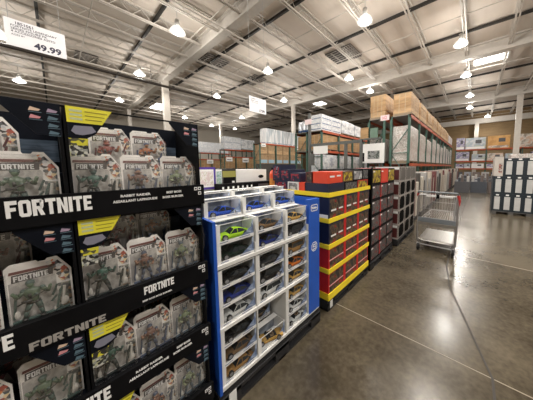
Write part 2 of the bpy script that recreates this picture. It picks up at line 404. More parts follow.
for i, (x, y) in enumerate(LAMPS):
    lb = LL[i] if i < len(LL) else 'high-bay lamp of the same grid outside the picture'
    grp = 'high-bay lamps under the ceiling' if i < len(LL) else 'high-bay lamps outside the picture'
    if lamp0 is None:
        lamp0 = empty('high_bay_lamp', (x, y, LAMP_Z), lb, 'lamp', grp)
        MB().lathe([(.09, .22), (.15, .20), (.22, .14), (.27, .06), (.29, 0), (.28, 0), (.26, .06), (.2, .14), (.09, .2)]).build('lamp_shade', SHADE, lamp0, smooth=True)
        MB().lathe([(.001, -.05), (.12, -.04), (.20, -.01), (.235, .02), (.20, .03), (.001, .035)]).build('lens', LENS, lamp0, smooth=True)
        h = MB().lathe([(.001, .50), (.08, .48), (.10, .22), (.001, .22)], n=12); h.tube((0, 0, .55), (0, 0, .9), .012, n=6)
        h.build('housing', HOUS, lamp0, smooth=True)
    else:
        clone(lamp0, (x, y, LAMP_Z), lb, grp)
    for kind_, pw in (('SPOT', LAMP_W * .85), ('POINT', LAMP_W * .40)):
        ld = bpy.data.lights.new('lamp_light', kind_); ld.energy = pw; ld.color = (1, .945, .87); ld.shadow_soft_size = .22
        if kind_ == 'SPOT': ld.spot_size = math.radians(165); ld.spot_blend = .4
        lo = bpy.data.objects.new('lamp_light', ld); COL.objects.link(lo); lo.location = (x, y, LAMP_Z - .3)
# ================================================================== PRICE SIGNS
SIGNW = M('sign_paper', (.80, .80, .83), .5, var=.02)
WIRE = M('wire', (.3, .3, .3), .5)
def price_sign(x, y0, y1, z0, z1, lb, big):
    e = empty('price_sign', (x, y0, z0), lb, 'sign')
    wd, hh = y1 - y0, z1 - z0
    MB().box(-.004, .004, 0, wd, 0, hh).build('board', SIGNW, e)
    wr = MB()
    for yy in (.04, wd - .04): wr.tube((0, yy, hh), (0, yy, 7.45 - z0), .003, n=4)
    wr.build('hanging_wire', WIRE, e)
    xs = .0045
    if big:
        text('1851061', .052, e, (xs, .085, hh - .062), .9, .0008, DKLET)
        text('FORTNITE LEGENDARY', .038, e, (xs, .05, hh - .098), 1.0, .0004, DKLET)
        text('SERIES FIGURE PK', .038, e, (xs, .05, hh - .134), 1.05, .0004, DKLET)
        text('4 ACCESSORIES ASSTD', .038, e, (xs, .05, hh - .170), 1.0, .0004, DKLET)
        text('AGES 8+', .03, e, (xs, .05, hh - .21), 1.0, .0002, DKLET)
        text('49.99', .115, e, (xs, wd - .30, .035), .98, .004, DKLET)
    else:
        text('1619372', .05, e, (xs, .06, hh - .07), .9, .001, DKLET)
        text('MAISTO 1:24 DIE', .035, e, (xs, .06, hh - .12), .9, .0004, DKLET)
        text('CAST CAR ASST', .035, e, (xs, .06, hh - .165), .9, .0004, DKLET)
        text('17.99', .1, e, (xs, wd - .26, .04), .9, .004, DKLET)
price_sign(-5.0, -.29, .243, 3.165, 3.52, 'large white price sign hanging at top left reading 49.99', True)
price_sign(-5.0, 3.55, 4.14, 3.06, 3.48, 'small distant white price sign hanging over the car display', False)
# ================================================================== PALLETS
PAL = DKPLA
def pallet(x1, y0, y1, lb, depth=.95, h=.125, mat=None, z=0, grp='pallets under the floor displays'):
    """block pallet with deck boards; x1 is the aisle side"""
    e = empty('pallet', (x1, y0, z), lb, 'pallet', grp)
    wd = y1 - y0; mt = mat or PAL
    d = MB()
    for k in range(7):
        a = -depth + depth * k / 7 + .01; d.box(a, a + depth / 7 - .02, 0, wd, h - .022, h)
    d.box(-.012, 0, 0, wd, h - .045, h - .02)
    d.build('deck', mt, e)
    for k in range(3):
        yy = k * (wd - .1) / 2
        bl = MB()
        for j in range(3):
            xx = -depth + j * (depth - .12) / 2; yb_ = yy - (.02 if k == 1 else 0) - (.04 if k == 2 else 0); bl.box(xx, xx + .12, yb_, yb_ + .14, 0.0, h - .022)
        bl.box(-depth, 0, yy + .01, yy + .09, 0.0, .018); bl.box(-.10, -.002, yy if k == 0 else yy - (wd - .1) / 2, yy + .1, 0.0, .022)
        bl.build('block_runner', mt, e)
    return e
# ================================================================== BLACK FIGURE DISPLAY
# heights of the black lips' top edges; each tray is .36 high
TOPS = [1.41, .995, .637, .279]
TIER = ['top', 'second', 'third', 'bottom']
YL0, YM, YR = -.445, .022, .475
def display_tray(i, zt):
    zb = zt - .10
    ztop = zb + .405 if i == 0 else zb + (TOPS[i - 1] - zt) - .002
    e = empty('display_tray', (XF, YM, zb), 'black cardboard tray of boxed action figures, %s tier of the display' % TIER[i], 'display tray', 'stacked figure display trays')
    H_ = ztop - zb
    sh = MB()
    sh.box(-.30, -.004, YL0 - YM, YR - YM, 0, .008); sh.box(-.144, -.007, YL0 - YM + .005, YR - YM - .005, .008, .042 if i == 0 else .078)                       # floor
    sh.box(-.30, -.292, YL0 - YM, YR - YM, .008, H_)                      # back
    sh.box(-.292, -.145, YL0 - YM + .005, YR - YM - .005, .008, (.170, .199, .146, .146)[i])       # step for the rear row
    sh.build('tray_body', NAVYP, e)
    for yy in (YL0 - YM, -.004, .008, YR - YM - .006):
        MB().box(-.292, -.004, yy, yy + .005, .008, H_).build('side_wall', BLACK, e)
    MB().box(-.006, .016, YL0 - YM - .01, YR - YM + .01, 0, .10).build('front_lip', BLACK, e)
    st = MB()
    for yy in (YL0 - YM, -.004, .008, YR - YM - .008): st.box(-.006, 0, yy, yy + .008, .10, H_)
    st.box(-.006, .0, YL0 - YM, YR - YM, H_ - .006, H_)
    st.build('front_post', BLACK, e)
    # black upper corner with icon pictures, both halves
    for ye in (0.004, YR - YM):
        t = H_
        cn = MB().prism([(ye - .125, t), (ye - .125, t - .012), (ye - .055, t - .105), (ye, t - .105), (ye, t)], -.004, .002)
        co = cn.build('icon_corner', NAVYP, e)
        ic = MB()
        for r in range(4):
            for c in range(2):
                if c == 0 and r > 1: continue
                y_ = ye - .066 + c * .036; z_ = t - .022 - r * .024
                ic.prism([(y_, z_ - .009), (y_ + .020, z_ - .009), (y_ + .024, z_ - .003), (y_ + .004, z_ + .003)], .002, .003, (0, 1, 2, 2)[r] if c == 0 else (3, 2, 2, 2)[r])
                ic.box(.002, .0026, y_, y_ + .026, z_ - .014, z_ - .012, 2)
        ic.build('icon_print', [M('icon_peach', (.75, .55, .42), .5), M('icon_pink', (.7, .3, .33), .5), M('icon_blue', (.10, .17, .22), .5), M('icon_violet', (.4, .3, .42), .5)], co)
        # faint blue back band beneath the corner
        MB().box(-.290, -.288, ye - .15, ye - .01, t - .19, t - .10).build('printed_back', MP('blue_back', [(.03, .05, .08), (.10, .14, .20), (.05, .08, .12)], 6, .5, (1, 1, 8), False, 'NOISE'), e)
    # yellow tag + black gadget corner on the left of the right half and the left half
    for ye in (.016, YL0 - YM + .006):
        t = H_
        yt = MB().prism([(ye, t + .0), (ye + .118, t + .0), (ye + .088, t - .055), (ye, t - .055)], -.002, .004).build('yellow_tag', YTAG, e)
        yp = MB()
        for r in range(3):
            yp.box(.004, .0046, ye + .045, ye + .104 - r * .008, t - .015 - r * .014, t - .012 - r * .014)
            yp.box(.004, .0046, ye + .008, ye + .038, t - .018 - r * .014, t - .010 - r * .014, 1)
        yp.build('marking', [TAG_TXT, M('tag_grey', (.55, .6, .35), .5)], yt)
        bc = MB().prism([(ye, t - .055), (ye + .088, t - .055), (ye + .068, t - .092), (ye + .045, t - .108), (ye, t - .11)], -.003, .003).build('gadget_corner', NAVYP, e)
        MB().prism([(ye + .008, t - .085), (ye + .016, t - .066), (ye + .060, t - .064), (ye + .070, t - .082), (ye + .058, t - .090), (ye + .035, t - .098), (ye + .018, t - .096)], .003, .005).build('gadget_picture', M('gadget_grey', (.24, .24, .31), .5), bc)
        MB().prism([(ye, t - .11), (ye + .048, t - .11), (ye + .045, t - .135), (ye, t - .135)], -.003, .002).build('yellow_patch', MP('yellow_patch', [(.03, .03, .03), (.7, .65, .05), (.7, .65, .05), (.1, .1, .05)], 90), e)
        MB().prism([(ye, t - .135), (ye + .045, t - .135), (ye + .042, t - .175), (ye, t - .175)], -.003, .001).build('confetti_patch', CONFETTI, e)
    # lettering on the lip
    if i in (0, 2):
        block_word('FORTNITE', .053, .182).build('lettering', WLET, e, (.0165, -.104 - YM, .036))
        text('RABBIT RAIDER', .0135, e, (.0165, .158 - YM, .071), 1.05, .0004)
        text('ASSAILLANT LAPINOUDE', .0135, e, (.0165, .135 - YM, .050), .95, .0004)
        text('BEEF BOSS', .0135, e, (.0165, .316 - YM, .071), 1.0, .0004)
        text('BOSS BURGER', .0135, e, (.0165, .300 - YM, .050), 1.0, .0004)
    else:
        block_word('FORTNITE', .035, .115).build('lettering', WLET, e, (.0165, .208 - YM, .048))
        block_word('FORTNITE', .05, .18).build('lettering', WLET, e, (.0165, -.30 - YM, .040))
        block_word('FORTNITE', .028, .18).build('lettering', GLET, e, (.0165, -.095 - YM, .006))
        text('BEEF BOSS BOSS BURGER', .010, e, (.0165, .20 - YM, .018), 1.0, .0002)
    bd = MB()
    for yy, zz in ((.444, .082), (.462, .082), (.462, .058)):
        bd.box(.016, .0175, yy - YM - .007, yy - YM + .007, zz - .008, zz + .008); bd.box(.0175, .018, yy - YM - .004, yy - YM + .004, zz - .004, zz + .004, 1)
    bd.build('badge', [WLET, BLACK], e)
    return e, zb
def figure_mesh(colset, seed):
    """toy humanoid with a weapon across the body, facing +x, about .13 tall, in one mesh"""
    rnd = random.Random(seed); b = MB()
    lean = rnd.uniform(-.004, .004)
    b.ell((.002, lean, .123), .0095, .0085, .012, m=1)
    b.ell((.000, lean, .127), .0115, .0105, .010, m=2)
    if seed in ('brown', 'red'): b.ell((0, lean, .116), .013, .013, .006, m=0)
    if seed in ('teal', 'lime'): b.tube((0, lean - .007, .132), (0, lean - .010, .152), .0035, .002, m=2).tube((0, lean + .007, .132), (0, lean + .010, .152), .0035, .002, m=2)
    b.tube((0, 0, .104), (0, lean, .114), .005, m=1)
    b.loft([[(math.cos(t) * rx, math.sin(t) * ry + lean * (z - .055) * 18, z) for t in [k * math.pi / 5 for k in range(10)]] for z, rx, ry in ((.055, .009, .012), (.07, .009, .0115), (.09, .012, .017), (.103, .010, .019), (.109, .005, .008))], m=0)
    for sd in (-1, 1):
        up = rnd.choice((0, 1)); ex = .014
        sho = (0, sd * .018, .101); elb = (.004, sd * (.030 if up else .026), .084 if up else .078)
        han = (.004 + ex, sd * (.020 if not up else .036), .074 if not up else .105)
        b.tube(sho, elb, .0062, .0050, m=0); b.tube(elb, han, .0052, .0036, m=1); b.ell(han, .005, .0045, .0055, m=1, nu=7, nv=5)
        b.ell((0, sd * .019, .103), .0078, .0065, .006, m=2, nu=8, nv=5)
        st = rnd.uniform(.004, .010)
        b.tube((0, sd * .007, .058), (.004, sd * (.010 + st * .5), .033), .0078, .0060, m=2)
        b.tube((.004, sd * (.010 + st * .5), .033), (-.002, sd * (.011 + st), .006), .0060, .0042, m=2)
        b.ell((.004, sd * (.010 + st * .5), .034), .0068, .006, .006, m=3, nu=7, nv=5)
        b.box(-.008, .013, sd * (.011 + st) - .0055, sd * (.011 + st) + .0055, 0, .008, 3)
    b.box(-.0095, .0105, -.013, .013, .057, .062, 3); b.box(.008, .014, -.010, -.003, .078, .092, 3); b.box(.008, .013, .003, .009, .080, .09, 2)
    b.tube((.02, -.03, .062), (.018, .028, .094), .0022, .0016, m=3); b.box(.017, .022, -.022, -.002, .066, .074, 3)
    return b.mesh('toy_figure', colset, True)
F_COL = {
 'green': [MC('toy_olive', (0.095, 0.137, 0.095)), MC('toy_green', (0.137, 0.200, 0.137)), MC('toy_teal', (0.074, 0.116, 0.105)), MC('toy_dark', (0.030, 0.030, 0.030))],
 'teal': [MC('toy_deepteal', (0.032, 0.095, 0.074)), MC('toy_teal2', (0.053, 0.105, 0.095)), MC('toy_black', (0.032, 0.042, 0.042)), MC('toy_dark2', (0.020, 0.020, 0.020))],
 'brown': [MC('toy_brown', (0.158, 0.084, 0.063)), MC('toy_skin', (0.337, 0.200, 0.137)), MC('toy_steelblue', (0.084, 0.105, 0.158)), MC('toy_dark3', (0.030, 0.030, 0.030))],
 'lime': [MC('toy_moss', (0.169, 0.211, 0.126)), MC('toy_pale', (0.316, 0.358, 0.232)), MC('toy_slate', (0.105, 0.137, 0.169)), MC('toy_dark4', (0.040, 0.040, 0.040))],
 'red': [MC('toy_maroon', (0.232, 0.053, 0.042)), MC('toy_rust', (0.316, 0.105, 0.063)), MC('toy_wine', (0.126, 0.032, 0.042)), MC('toy_dark5', (0.030, 0.030, 0.030))],
 'orange': [MC('toy_orange', (0.401, 0.137, 0.053)), MC('toy_tan', (0.443, 0.232, 0.126)), MC('toy_navy', (0.053, 0.084, 0.169)), MC('toy_dark6', (0.030, 0.030, 0.030))],
}
STRIP = M('header_strip', (.22, .10, .09), .5); PLATE = M('logo_plate', (.10, .09, .09), .5, var=.3)
ACCP = MP('accessory_print', [(.10, .10, .10), (.42, .38, .33), (.60, .56, .52), (.16, .17, .17), (.40, .28, .18), (.24, .28, .24)], 90)
PW, PH, PD = .142, .172, .052
def make_pack(kind):
    e = empty('figure_pack', (0, 0, 0), 'x', 'toy pack', 'boxed action figures in the black trays')
    hw = PW / 2
    out = [(-hw, 0), (hw, 0), (hw, PH - .045), (hw - .03, PH), (.018, PH), (.014, PH - .006), (-.002, PH - .006), (-.006, PH), (-hw + .012, PH), (-hw, PH - .012)]
    card = MB().prism(out, -.052, -.049); card.build('backing_card', CARD, e)
    # header artwork
    h = MB(); h.prism([(-hw + .008, PH - .03), (.03, PH - .03), (.038, PH - .022), (-hw + .010, PH - .022)], -.0489, -.0483, 1)
    h.prism([(.014, PH - .012), (hw - .034, PH - .006), (hw - .005, PH - .048), (hw - .006, .085), (.048, .088), (.026, PH - .045)], -.0489, -.0483, 0)
    h.prism([(-hw + .006, .008), (.034, .008), (.034, PH - .054), (-hw + .006, PH - .054)], -.0489, -.0484, 2)
    h.prism([(.036, .008), (hw - .005, .008), (hw - .005, .084), (.036, .086)], -.0489, -.0484, 3)
    h.build('artwork', [SPLASH, STRIP, BUBBG, ACCP], e)
    MB().prism([(-hw + .012, PH - .054), (.028, PH - .052), (.030, PH - .030), (-hw + .014, PH - .032)], -.0487, -.0480).build('logo_plate', PLATE, e)
    block_word('FORTNITE', .0150, .072).build('lettering', WLET, e, (-.0478, -hw + .017, PH - .0505))
    # clear bubble: shallow box with bevelled rim and notched corner
    bub = MB()
    o1 = [(-hw + .004, .006), (hw - .004, .006), (hw - .004, PH - .048), (hw - .032, PH - .010), (-hw + .014, PH - .010), (-hw + .004, PH - .02)]
    o2 = [(a * .93, .012 + (z - .012) * .94) for a, z in o1]
    bub.loft([[(-.048, a, z) for a, z in o1], [(-.008, a * .97, z * .98 + .002) for a, z in o1], [(-.002, a, z) for a, z in o2]], cap=False)
    bub.poly([(-.002, a, z) for a, z in o2])
    bub.build('blister', CLEAR, e)
    fg = bpy.data.objects.new('toy_figure', figure_mesh(F_COL[kind], kind)); COL.objects.link(fg); fg.parent = e
    fg.location = (-.028, -.016, .009); fg.scale = (.95, 1.05, .83)
    ac = MB(); mt = F_COL[kind][2]
    ac.prism([(.028, .02), (.034, .02), (.042, .055), (.050, .08), (.044, .08), (.036, .058)], -.03, -.022)
    ac.tube((-.024, .044, .025), (-.024, .052, .08), .004, m=1); ac.ell((-.026, .05, .035), .008, .010, .013, m=1)
    rd = random.Random(kind)
    for q in range(7):
        yy = rd.uniform(.026, .058); zz = rd.uniform(.015, .08)
        if q % 2: ac.ell((-.03, yy, zz), .005, rd.uniform(.004, .008), rd.uniform(.005, .010), nu=7, nv=5, m=q % 3 % 2)
        else: ac.tube((-.03, yy - .006, zz), (-.028, yy + .006, zz + rd.uniform(.005, .03)), .003, m=(q // 2) % 2)
    ac.tube((-.03, -.058, .02), (-.03, -.05, .09), .003, m=0); ac.ell((-.03, -.052, .03), .005, .007, .012, m=1); ac.tube((-.03, -.062, .01), (-.03, .06, .012), .004, m=0)
    ac.build('toy_accessory', [mt, MC('toy_grey', (0.544, 0.527, 0.493))], e)
    return e
packs = {}
def put_pack(kind, loc, lb, tilt=0.0):
    if kind not in packs:
        packs[kind] = e = make_pack(kind); e.location = loc; e['label'] = lb
    else: e = clone(packs[kind], loc, lb)
    e.rotation_euler = (0, -.05, tilt); e.scale = (1, 1.02, 1.19)
    return e
ORD = ['left', 'middle', 'right']
KN = {'green': 'olive green', 'teal': 'dark teal', 'brown': 'brown', 'lime': 'pale green', 'red': 'dark red', 'orange': 'orange-brown'}
for i, zt in enumerate(TOPS):
    e, zb = display_tray(i, zt)
    for side, (ya, yb) in enumerate(((YL0, YM - .008), (YM + .012, YR - .006))):
        fr = [['brown', 'orange', 'green'], ['teal', 'brown', 'lime']][side]
        rr = [['orange', 'red', 'orange'], ['red', 'orange', 'red']][side]
        for k in range(3):
            yc = ya + (yb - ya) * (k + .5) / 3
            put_pack(fr[k], (XF - .014, yc, zb + (.0435 if i == 0 else .0795)), 'clear pack, %s figure, front row, %s of %s half, %s tray' % (KN[fr[k]], ORD[k], ['left', 'right'][side], TIER[i]), random.uniform(-.05, .05))
            yc2 = yc + .045
            if k == 2: continue
            put_pack(rr[k], (XF - .162, yc2 + .02, zb + (.1715, .2005, .1475, .1475)[i]), 'clear pack, %s figure, rear row, %s of %s half, %s tray' % (KN[rr[k]], ORD[k], ['left', 'right'][side], TIER[i]), random.uniform(-.05, .05))
# base of the display
bs = MB().box(XF - .60, XF, YL0, YR, .125, .178)
tag(bs.build('black_plinth', BLACK), 'black base slab beneath the tiers of action figures', 'display base')
bk = MB().box(XF - .60, XF - .31, YL0, YR, .178, 1.70)
tag(bk.build('black_core_block', BLACK), 'black cardboard core behind the tiers of action figures', 'display core')
pallet(XF + .02, YL0 - .02, YR + .02, 'black plastic pallet under the tiers of action figures')
# clear scalloped guards beside the tray ends
for i, zt in enumerate(TOPS[1:3]):
    g = MB(); z0, z1 = zt + .03, zt + .2
    g.prism([(.482, z0), (.497, z0 + .02), (.505, (z0 + z1) / 2), (.497, z1 - .02), (.482, z1)], XF - .05, XF - .047)
    tag(g.build('clear_guard', CLEAR), 'clear plastic guard at the right end of the %s figure tray' % TIER[i + 1], 'plastic guard')
# ================================================================== BLUE CAR DISPLAY
e = empty('car_display_stand', (XF, .545, .125), 'white shelved display stand with blue end panels holding boxed model cars', 'display stand')
Z = lambda z: z - .125
sp = MB()
sp.prism([(-.93, Z(.15)), (.004, Z(.13)), (.004, Z(1.195)), (-.14, Z(1.20)), (-.93, Z(1.20))], -.020, -.002, axis='y')
sp.build('side_panel', BLUE, e)
sp = MB().box(-.93, .004, .973, .979, Z(.15), Z(1.21)); sp.build('side_panel', BLUE, e)
rp = MB().box(-.03, .006, .822, .973, Z(.16), Z(1.215)); rpo = rp.build('front_panel', BLUE, e)
# emblem near the top and lower emblem
lg = MB(); y0, z0 = .856, Z(1.135)
def rrect(b, y0, y1, z0, z1, t, c=.012):
    o = [(y0 + c, z0), (y1 - c, z0), (y1, z0 + c), (y1, z1 - c), (y1 - c, z1), (y0 + c, z1), (y0, z1 - c), (y0, z0 + c)]
    i_ = [(y0 + c + t * .4, z0 + t), (y1 - c - t * .4, z0 + t), (y1 - t, z0 + c + t * .4), (y1 - t, z1 - c - t * .4), (y1 - c - t * .4, z1 - t), (y0 + c + t * .4, z1 - t), (y0 + t, z1 - c - t * .4), (y0 + t, z0 + c + t * .4)]
    for k in range(8):
        j = (k + 1) % 8; b.poly([(.0068, *o[k]), (.0068, *o[j]), (.0068, *i_[j]), (.0068, *i_[k])])
rrect(lg, .850, .950, Z(1.105), Z(1.165), .007)
lg.build('emblem', WLET, rpo)
text('Maisto', .030, rpo, (.0068, .859, Z(1.126)), .95, .0012)
lg = MB(); rrect(lg, .858, .940, Z(.735), Z(.82), .008, .022)
for (a, b_, c, d) in ((.876, .925, .79, .80), (.876, .886, .772, .80), (.876, .925, .772, .782), (.915, .925, .752, .782), (.876, .925, .750, .760)):
    lg.box(.0062, .0068, a, b_, Z(c), Z(d))
lg.build('emblem', WLET, rpo)
SHZ = [.168, .547, .935]
for z in SHZ:
    MB().box(-.92, .004, -.002, .83 if z > .2 else .973, Z(z) - .022, Z(z)).build('shelf', SHELFW, e)
for yy in (.262, .537, .815):
    MB().box(-.92, .0, yy, yy + .008, Z(.168), Z(1.0)).build('divider', SHELFW, e)
MB().box(-.93, -.92, 0, .973, Z(.168), Z(1.19)).build('back_panel', SHELFW, e)
MB().box(-.92, -.145, 0, .815, Z(1.165), Z(1.172)).build('top_step', SHELFW, e)
MB().box(-.92, -.27, 0, .815, Z(1.172), Z(1.205)).build('top_step', SHELFW, e)
pallet(XF + .012, .52, 1.53, 'black plastic pallet under the blue and white car display')
tgm = MB().box(XF + .0125, XF + .014, .575, .625, .02, .11); tag(tgm.build('pallet_label', WHT), 'white paper label on the pallet under the car display', 'label')
# car box -----------------------------------------------------------
BW, BH, BD = .254, .117, .133
BACKP = MP('carbox_back', [(.10, .11, .14), (.22, .25, .29), (.42, .46, .52), (.14, .16, .20)], 5, .4, (1, 1, 1), False, 'NOISE')
GRAPH = MP('carbox_graphic', [(.25, .32, .48), (.45, .52, .65), (.16, .21, .34)], 30, .4)
carbox0 = None
def make_carbox():
    e = empty('car_box', (0, 0, 0), 'x', 'toy box', 'window boxes of model cars')
    hw = BW / 2; c = MB()
    c.box(-BD, 0, -hw, hw, 0, .004); c.box(-BD, -.085, -hw, hw, BH - .003, BH); c.box(-BD, -BD + .003, -hw, hw, .004, BH - .003)
    c.box(-BD + .003, 0, -hw, -hw + .003, .004, BH - .003); c.box(-BD + .003, -.006, hw - .003, hw, .004, BH - .003)
    # front frame
    c.box(-.003, 0, -hw, hw, .004, .016); c.box(-.003, 0, -hw + .003, -hw + .024, .016, BH - .003); c.box(-.003, 0, -hw, hw, BH - .004, BH); c.box(-.085, 0, -hw, -hw + .015, BH - .003, BH)
    c.build('carton', WHT, e)
    MB().box(-BD + .003, -BD + .005, -hw + .004, hw - .004, .005, BH - .004).build('backdrop', BACKP, e)
    gr = MB().prism([(.035, .016), (hw - .003, .016), (hw - .003, BH - .012), (hw - .012, BH - .012), (hw - .02, .062)], -.004, -.0015)
    gr.build('printed_corner', GRAPH, e)
    st = MB().box(0, .0008, -hw + .02, -hw + .07, .005, .011).box(0, .0008, .02, hw - .03, .005, .012)
    st.build('marking', M('print_blue_grey', (.25, .28, .38), .5), e)
    MB().box(-.0012, -.0006, -hw + .024, hw - .004, .016, BH - .005).box(-.085, -.003, -hw + .015, hw - .004, BH - .0025, BH - .002).build('window_film', FILM, e)
    return e
TYRE = M('tyre', (.015, .015, .015), .7); RIM = M('rim', (.55, .55, .57), .3, .8); GLS = M('car_glass', (.02, .025, .03), .12)
LAMPM = M('car_lamp', (.7, .7, .7), .2); TAN = M('car_seat', (.25, .17, .1), .6)
def car_parts(kind):
    """length along y (front at -y), facing sideways to +x; returns meshes"""
    L = .212; W = .044; H = {'coupe': .060, 'suv': .078, 'convertible': .056, 'roadster': .056}[kind]
    b = MB(); belt = H * (.62 if kind != 'suv' else .60); gc = .010
    if kind == 'suv': prof = [(-.5, .55, .72), (-.48, .92, .9), (-.3, 1, 1.0), (-.2, 1, 1.04), (0, 1, 1.04), (.3, 1, 1.04), (.47, .98, 1.02), (.5, .9, .9)]
    else: prof = [(-.5, .5, .52), (-.485, .82, .68), (-.40, .95, .80), (-.25, 1, .92), (-.1, .98, 1.0), (.15, .98, 1.0), (.33, 1, 1.06), (.45, .95, .98), (.49, .85, .92), (.5, .6, .7)]
    rings = []
    for t, wf, zf in prof:
        y = t * L; w_ = W * wf; zt = gc + (belt - gc) * zf
        zm = gc + (zt - gc) * .55
        rings.append([(-w_ * .9, y, gc), (-w_, y, zm * .8), (-w_, y, zm), (-w_ * .93, y, zt * .93), (-w_ * .6, y, zt), (w_ * .6, y, zt), (w_ * .93, y, zt * .93), (w_, y, zm), (w_, y, zm * .8), (w_ * .9, y, gc)])
    b.loft(rings, 0)
    gl = MB()
    zb = belt * .96
    if kind == 'coupe': cab = [(-.17, .80, 0), (-.03, .66, 1), (.12, .66, 1.0), (.27, .70, .55), (.38, .74, 0)]
    elif kind == 'suv': cab = [(-.23, .86, 0), (-.15, .78, 1), (.2, .78, 1), (.44, .78, .98), (.48, .84, 0)]
    else: cab = [(-.14, .82, 0), (-.085, .74, .8), (-.07, .74, .8), (-.10, .82, 0)]
    rg = []
    for t, wf, hf in cab:
        y = t * L; z = zb + (H - zb) * hf
        rg.append([(-W * .86, y, zb - .002), (-W * wf, y, z), (-W * wf * .6, y, z + .0015 * hf), (W * wf * .6, y, z + .0015 * hf), (W * wf, y, z), (W * .86, y, zb - .002)])
    gl.loft(rg)
    if kind in ('coupe', 'suv'):                                           # roof skin and pillars in body colour
        top = [c for c in cab if c[2] > .5]
        r2 = [[(-W * wf * .98, t * L, zb + (H - zb) * hf + .0002), (-W * wf * .5, t * L, zb + (H - zb) * hf + .0028), (W * wf * .5, t * L, zb + (H - zb) * hf + .0028), (W * wf * .98, t * L, zb + (H - zb) * hf + .0002)] for t, wf, hf in top]
        b.loft(r2, 0)
        for sx in (-1, 1):
            for (t0, w0, h0), (t1, w1, h1) in ((cab[0], cab[1]), (cab[-1], cab[-2])):
                b.tube((sx * W * .86, t0 * L, zb), (sx * W * w1 * 1.0, t1 * L, zb + (H - zb) * h1), .0022, n=5)
            b.tube((sx * W * .86, .07 * L, zb), (sx * W * .69, .07 * L, H), .0022, n=5)
    else:
        gl.box(-W * .7, W * .7, -.05 * L, .25 * L, zb - .001, zb + .004)
    s = MB()
    if kind == 'convertible' or kind == 'roadster':
        for sx in (-1, 1):
            s.box(sx * .016 - .010, sx * .016 + .010, .02 * L, .12 * L, zb + .003, zb + .008); s.box(sx * .016 - .010, sx * .016 + .010, .10 * L, .14 * L, zb + .003, zb + .020)
    d = MB()                                                              # lamps, bumpers
    for sx in (-1, 1):
        d.ell((sx * W * .72, -.475 * L, belt * .60), .005, .006, .005, m=0); d.ell((sx * W * .7, .485 * L, belt * .7), .006, .004, .004, m=1)
    d.box(-W * .85, W * .85, -.505 * L, -.49 * L, gc + .002, gc + .007, 0); d.box(-W * .85, W * .85, .49 * L, .505 * L, gc + .002, gc + .007, 0)
    wh = MB(); R_ = .0185 if kind != 'suv' else .022
    wh.tube((-.006, 0, 0), (.006, 0, 0), R_, n=18, m=0)
    wh.tube((.0061, 0, 0), (.0068, 0, 0), R_ * .66, R_ * .5, n=12, m=1); wh.tube((-.0061, 0, 0), (-.0068, 0, 0), R_ * .66, R_ * .5, n=12, m=1)
    return b, gl, s, d, wh, L, W, R_
_car = {}
def make_car(kind, cname, col):
    body, gl, s, d, wh, L, W, R_ = car_parts(kind)
    pm_ = M('car_paint_' + cname, col, .22, .25, .08, 4, spec=.7)
    e = empty('model_car', (0, 0, 0), 'x', 'model car', 'die-cast model cars')
    body.build('car_body', pm_, e, smooth=False)
    gl.build('car_windows' if kind in ('coupe', 'suv') else 'windscreen', GLS, e)
    if s.v: s.build('seat', TAN, e)
    d.build('lights_and_bumpers', [LAMPM, M('tail_lamp', (.4, .02, .02), .3)], e)
    whm = wh.mesh('wheel', [TYRE, RIM])
    for sx in (-1, 1):
        for ty in (-.32, .31):
            o = bpy.data.objects.new('wheel', whm); COL.objects.link(o); o.parent = e; o.location = (sx * (W - .004), ty * L, R_)
    return e
CC = {'lime': (.42, .72, .03), 'dark green': (.01, .03, .02), 'blue': (.03, .10, .55), 'navy': (.02, .04, .24), 'white': (.75, .75, .73), 'black': (.012, .012, .014),
      'dark grey': (.04, .04, .045), 'bronze': (.42, .23, .08), 'gold': (.60, .36, .10), 'orange': (.75, .20, .03), 'brown': (.20, .12, .06), 'silver': (.4, .4, .42)}
def put_car(y, x, z, kind, cname, where, rz=0.0, box=True, off=(0, 0)):
    global carbox0
    if box:
        lb = 'white window box, %s model car, %s' % (cname, where)
        if carbox0 is None: carbox0 = e = make_carbox(); e.location = (x, y, z); e['label'] = lb
        else: e = clone(carbox0, (x, y, z), lb)
    key = (kind, cname); lb = '%s die-cast %s in its box, %s' % (cname, {'coupe': 'coupe', 'suv': 'off-roader', 'convertible': 'convertible', 'roadster': 'roadster'}[kind], where)
    loc = (x - .055 + off[0], y + .008 + off[1], z + (.0045 if box else 0))
    if key not in _car: _car[key] = c = make_car(kind, cname, CC[cname]); c.location = loc; c['label'] = lb; c.rotation_euler = (0, 0, rz)
    else: clone(_car[key], loc, lb, rz=rz)
YC = [.545 + .131, .545 + .400, .545 + .677]
CN = ['left column', 'middle column', 'right column']
XB = XF - .006
grid = {
 0: {935: [('coupe', 'dark green'), ('coupe', 'lime')], 547: [('coupe', 'white'), ('coupe', 'navy'), ('coupe', 'black')], 168: [('coupe', 'bronze'), ('coupe', 'brown'), ('coupe', 'black')]},
 1: {935: [('coupe', 'navy'), ('coupe', 'brown')], 547: [('suv', 'white'), ('suv', 'black'), ('coupe', 'dark grey')]},
 2: {935: [('suv', 'dark grey'), ('coupe', 'gold')], 547: [('coupe', 'gold'), ('coupe', 'orange'), ('suv', 'bronze')], 168: [('roadster', 'white'), ('coupe', 'white'), ('coupe', 'gold')]},
}
TN = {935: 'upper shelf', 547: 'middle shelf', 168: 'bottom shelf'}
POS = {2: ['lower', 'upper'], 3: ['lowest', 'centre', 'topmost']}
for c in grid:
    for s_, lst in grid[c].items():
        for k, (kd, cn) in enumerate(lst):
            put_car(YC[c], XB, s_ / 1000 + .0005 + k * (BH + .001), kd, cn, '%s, %s, %s' % (POS[len(lst)][k], TN[s_], CN[c]), rz=random.uniform(-.14, .02))
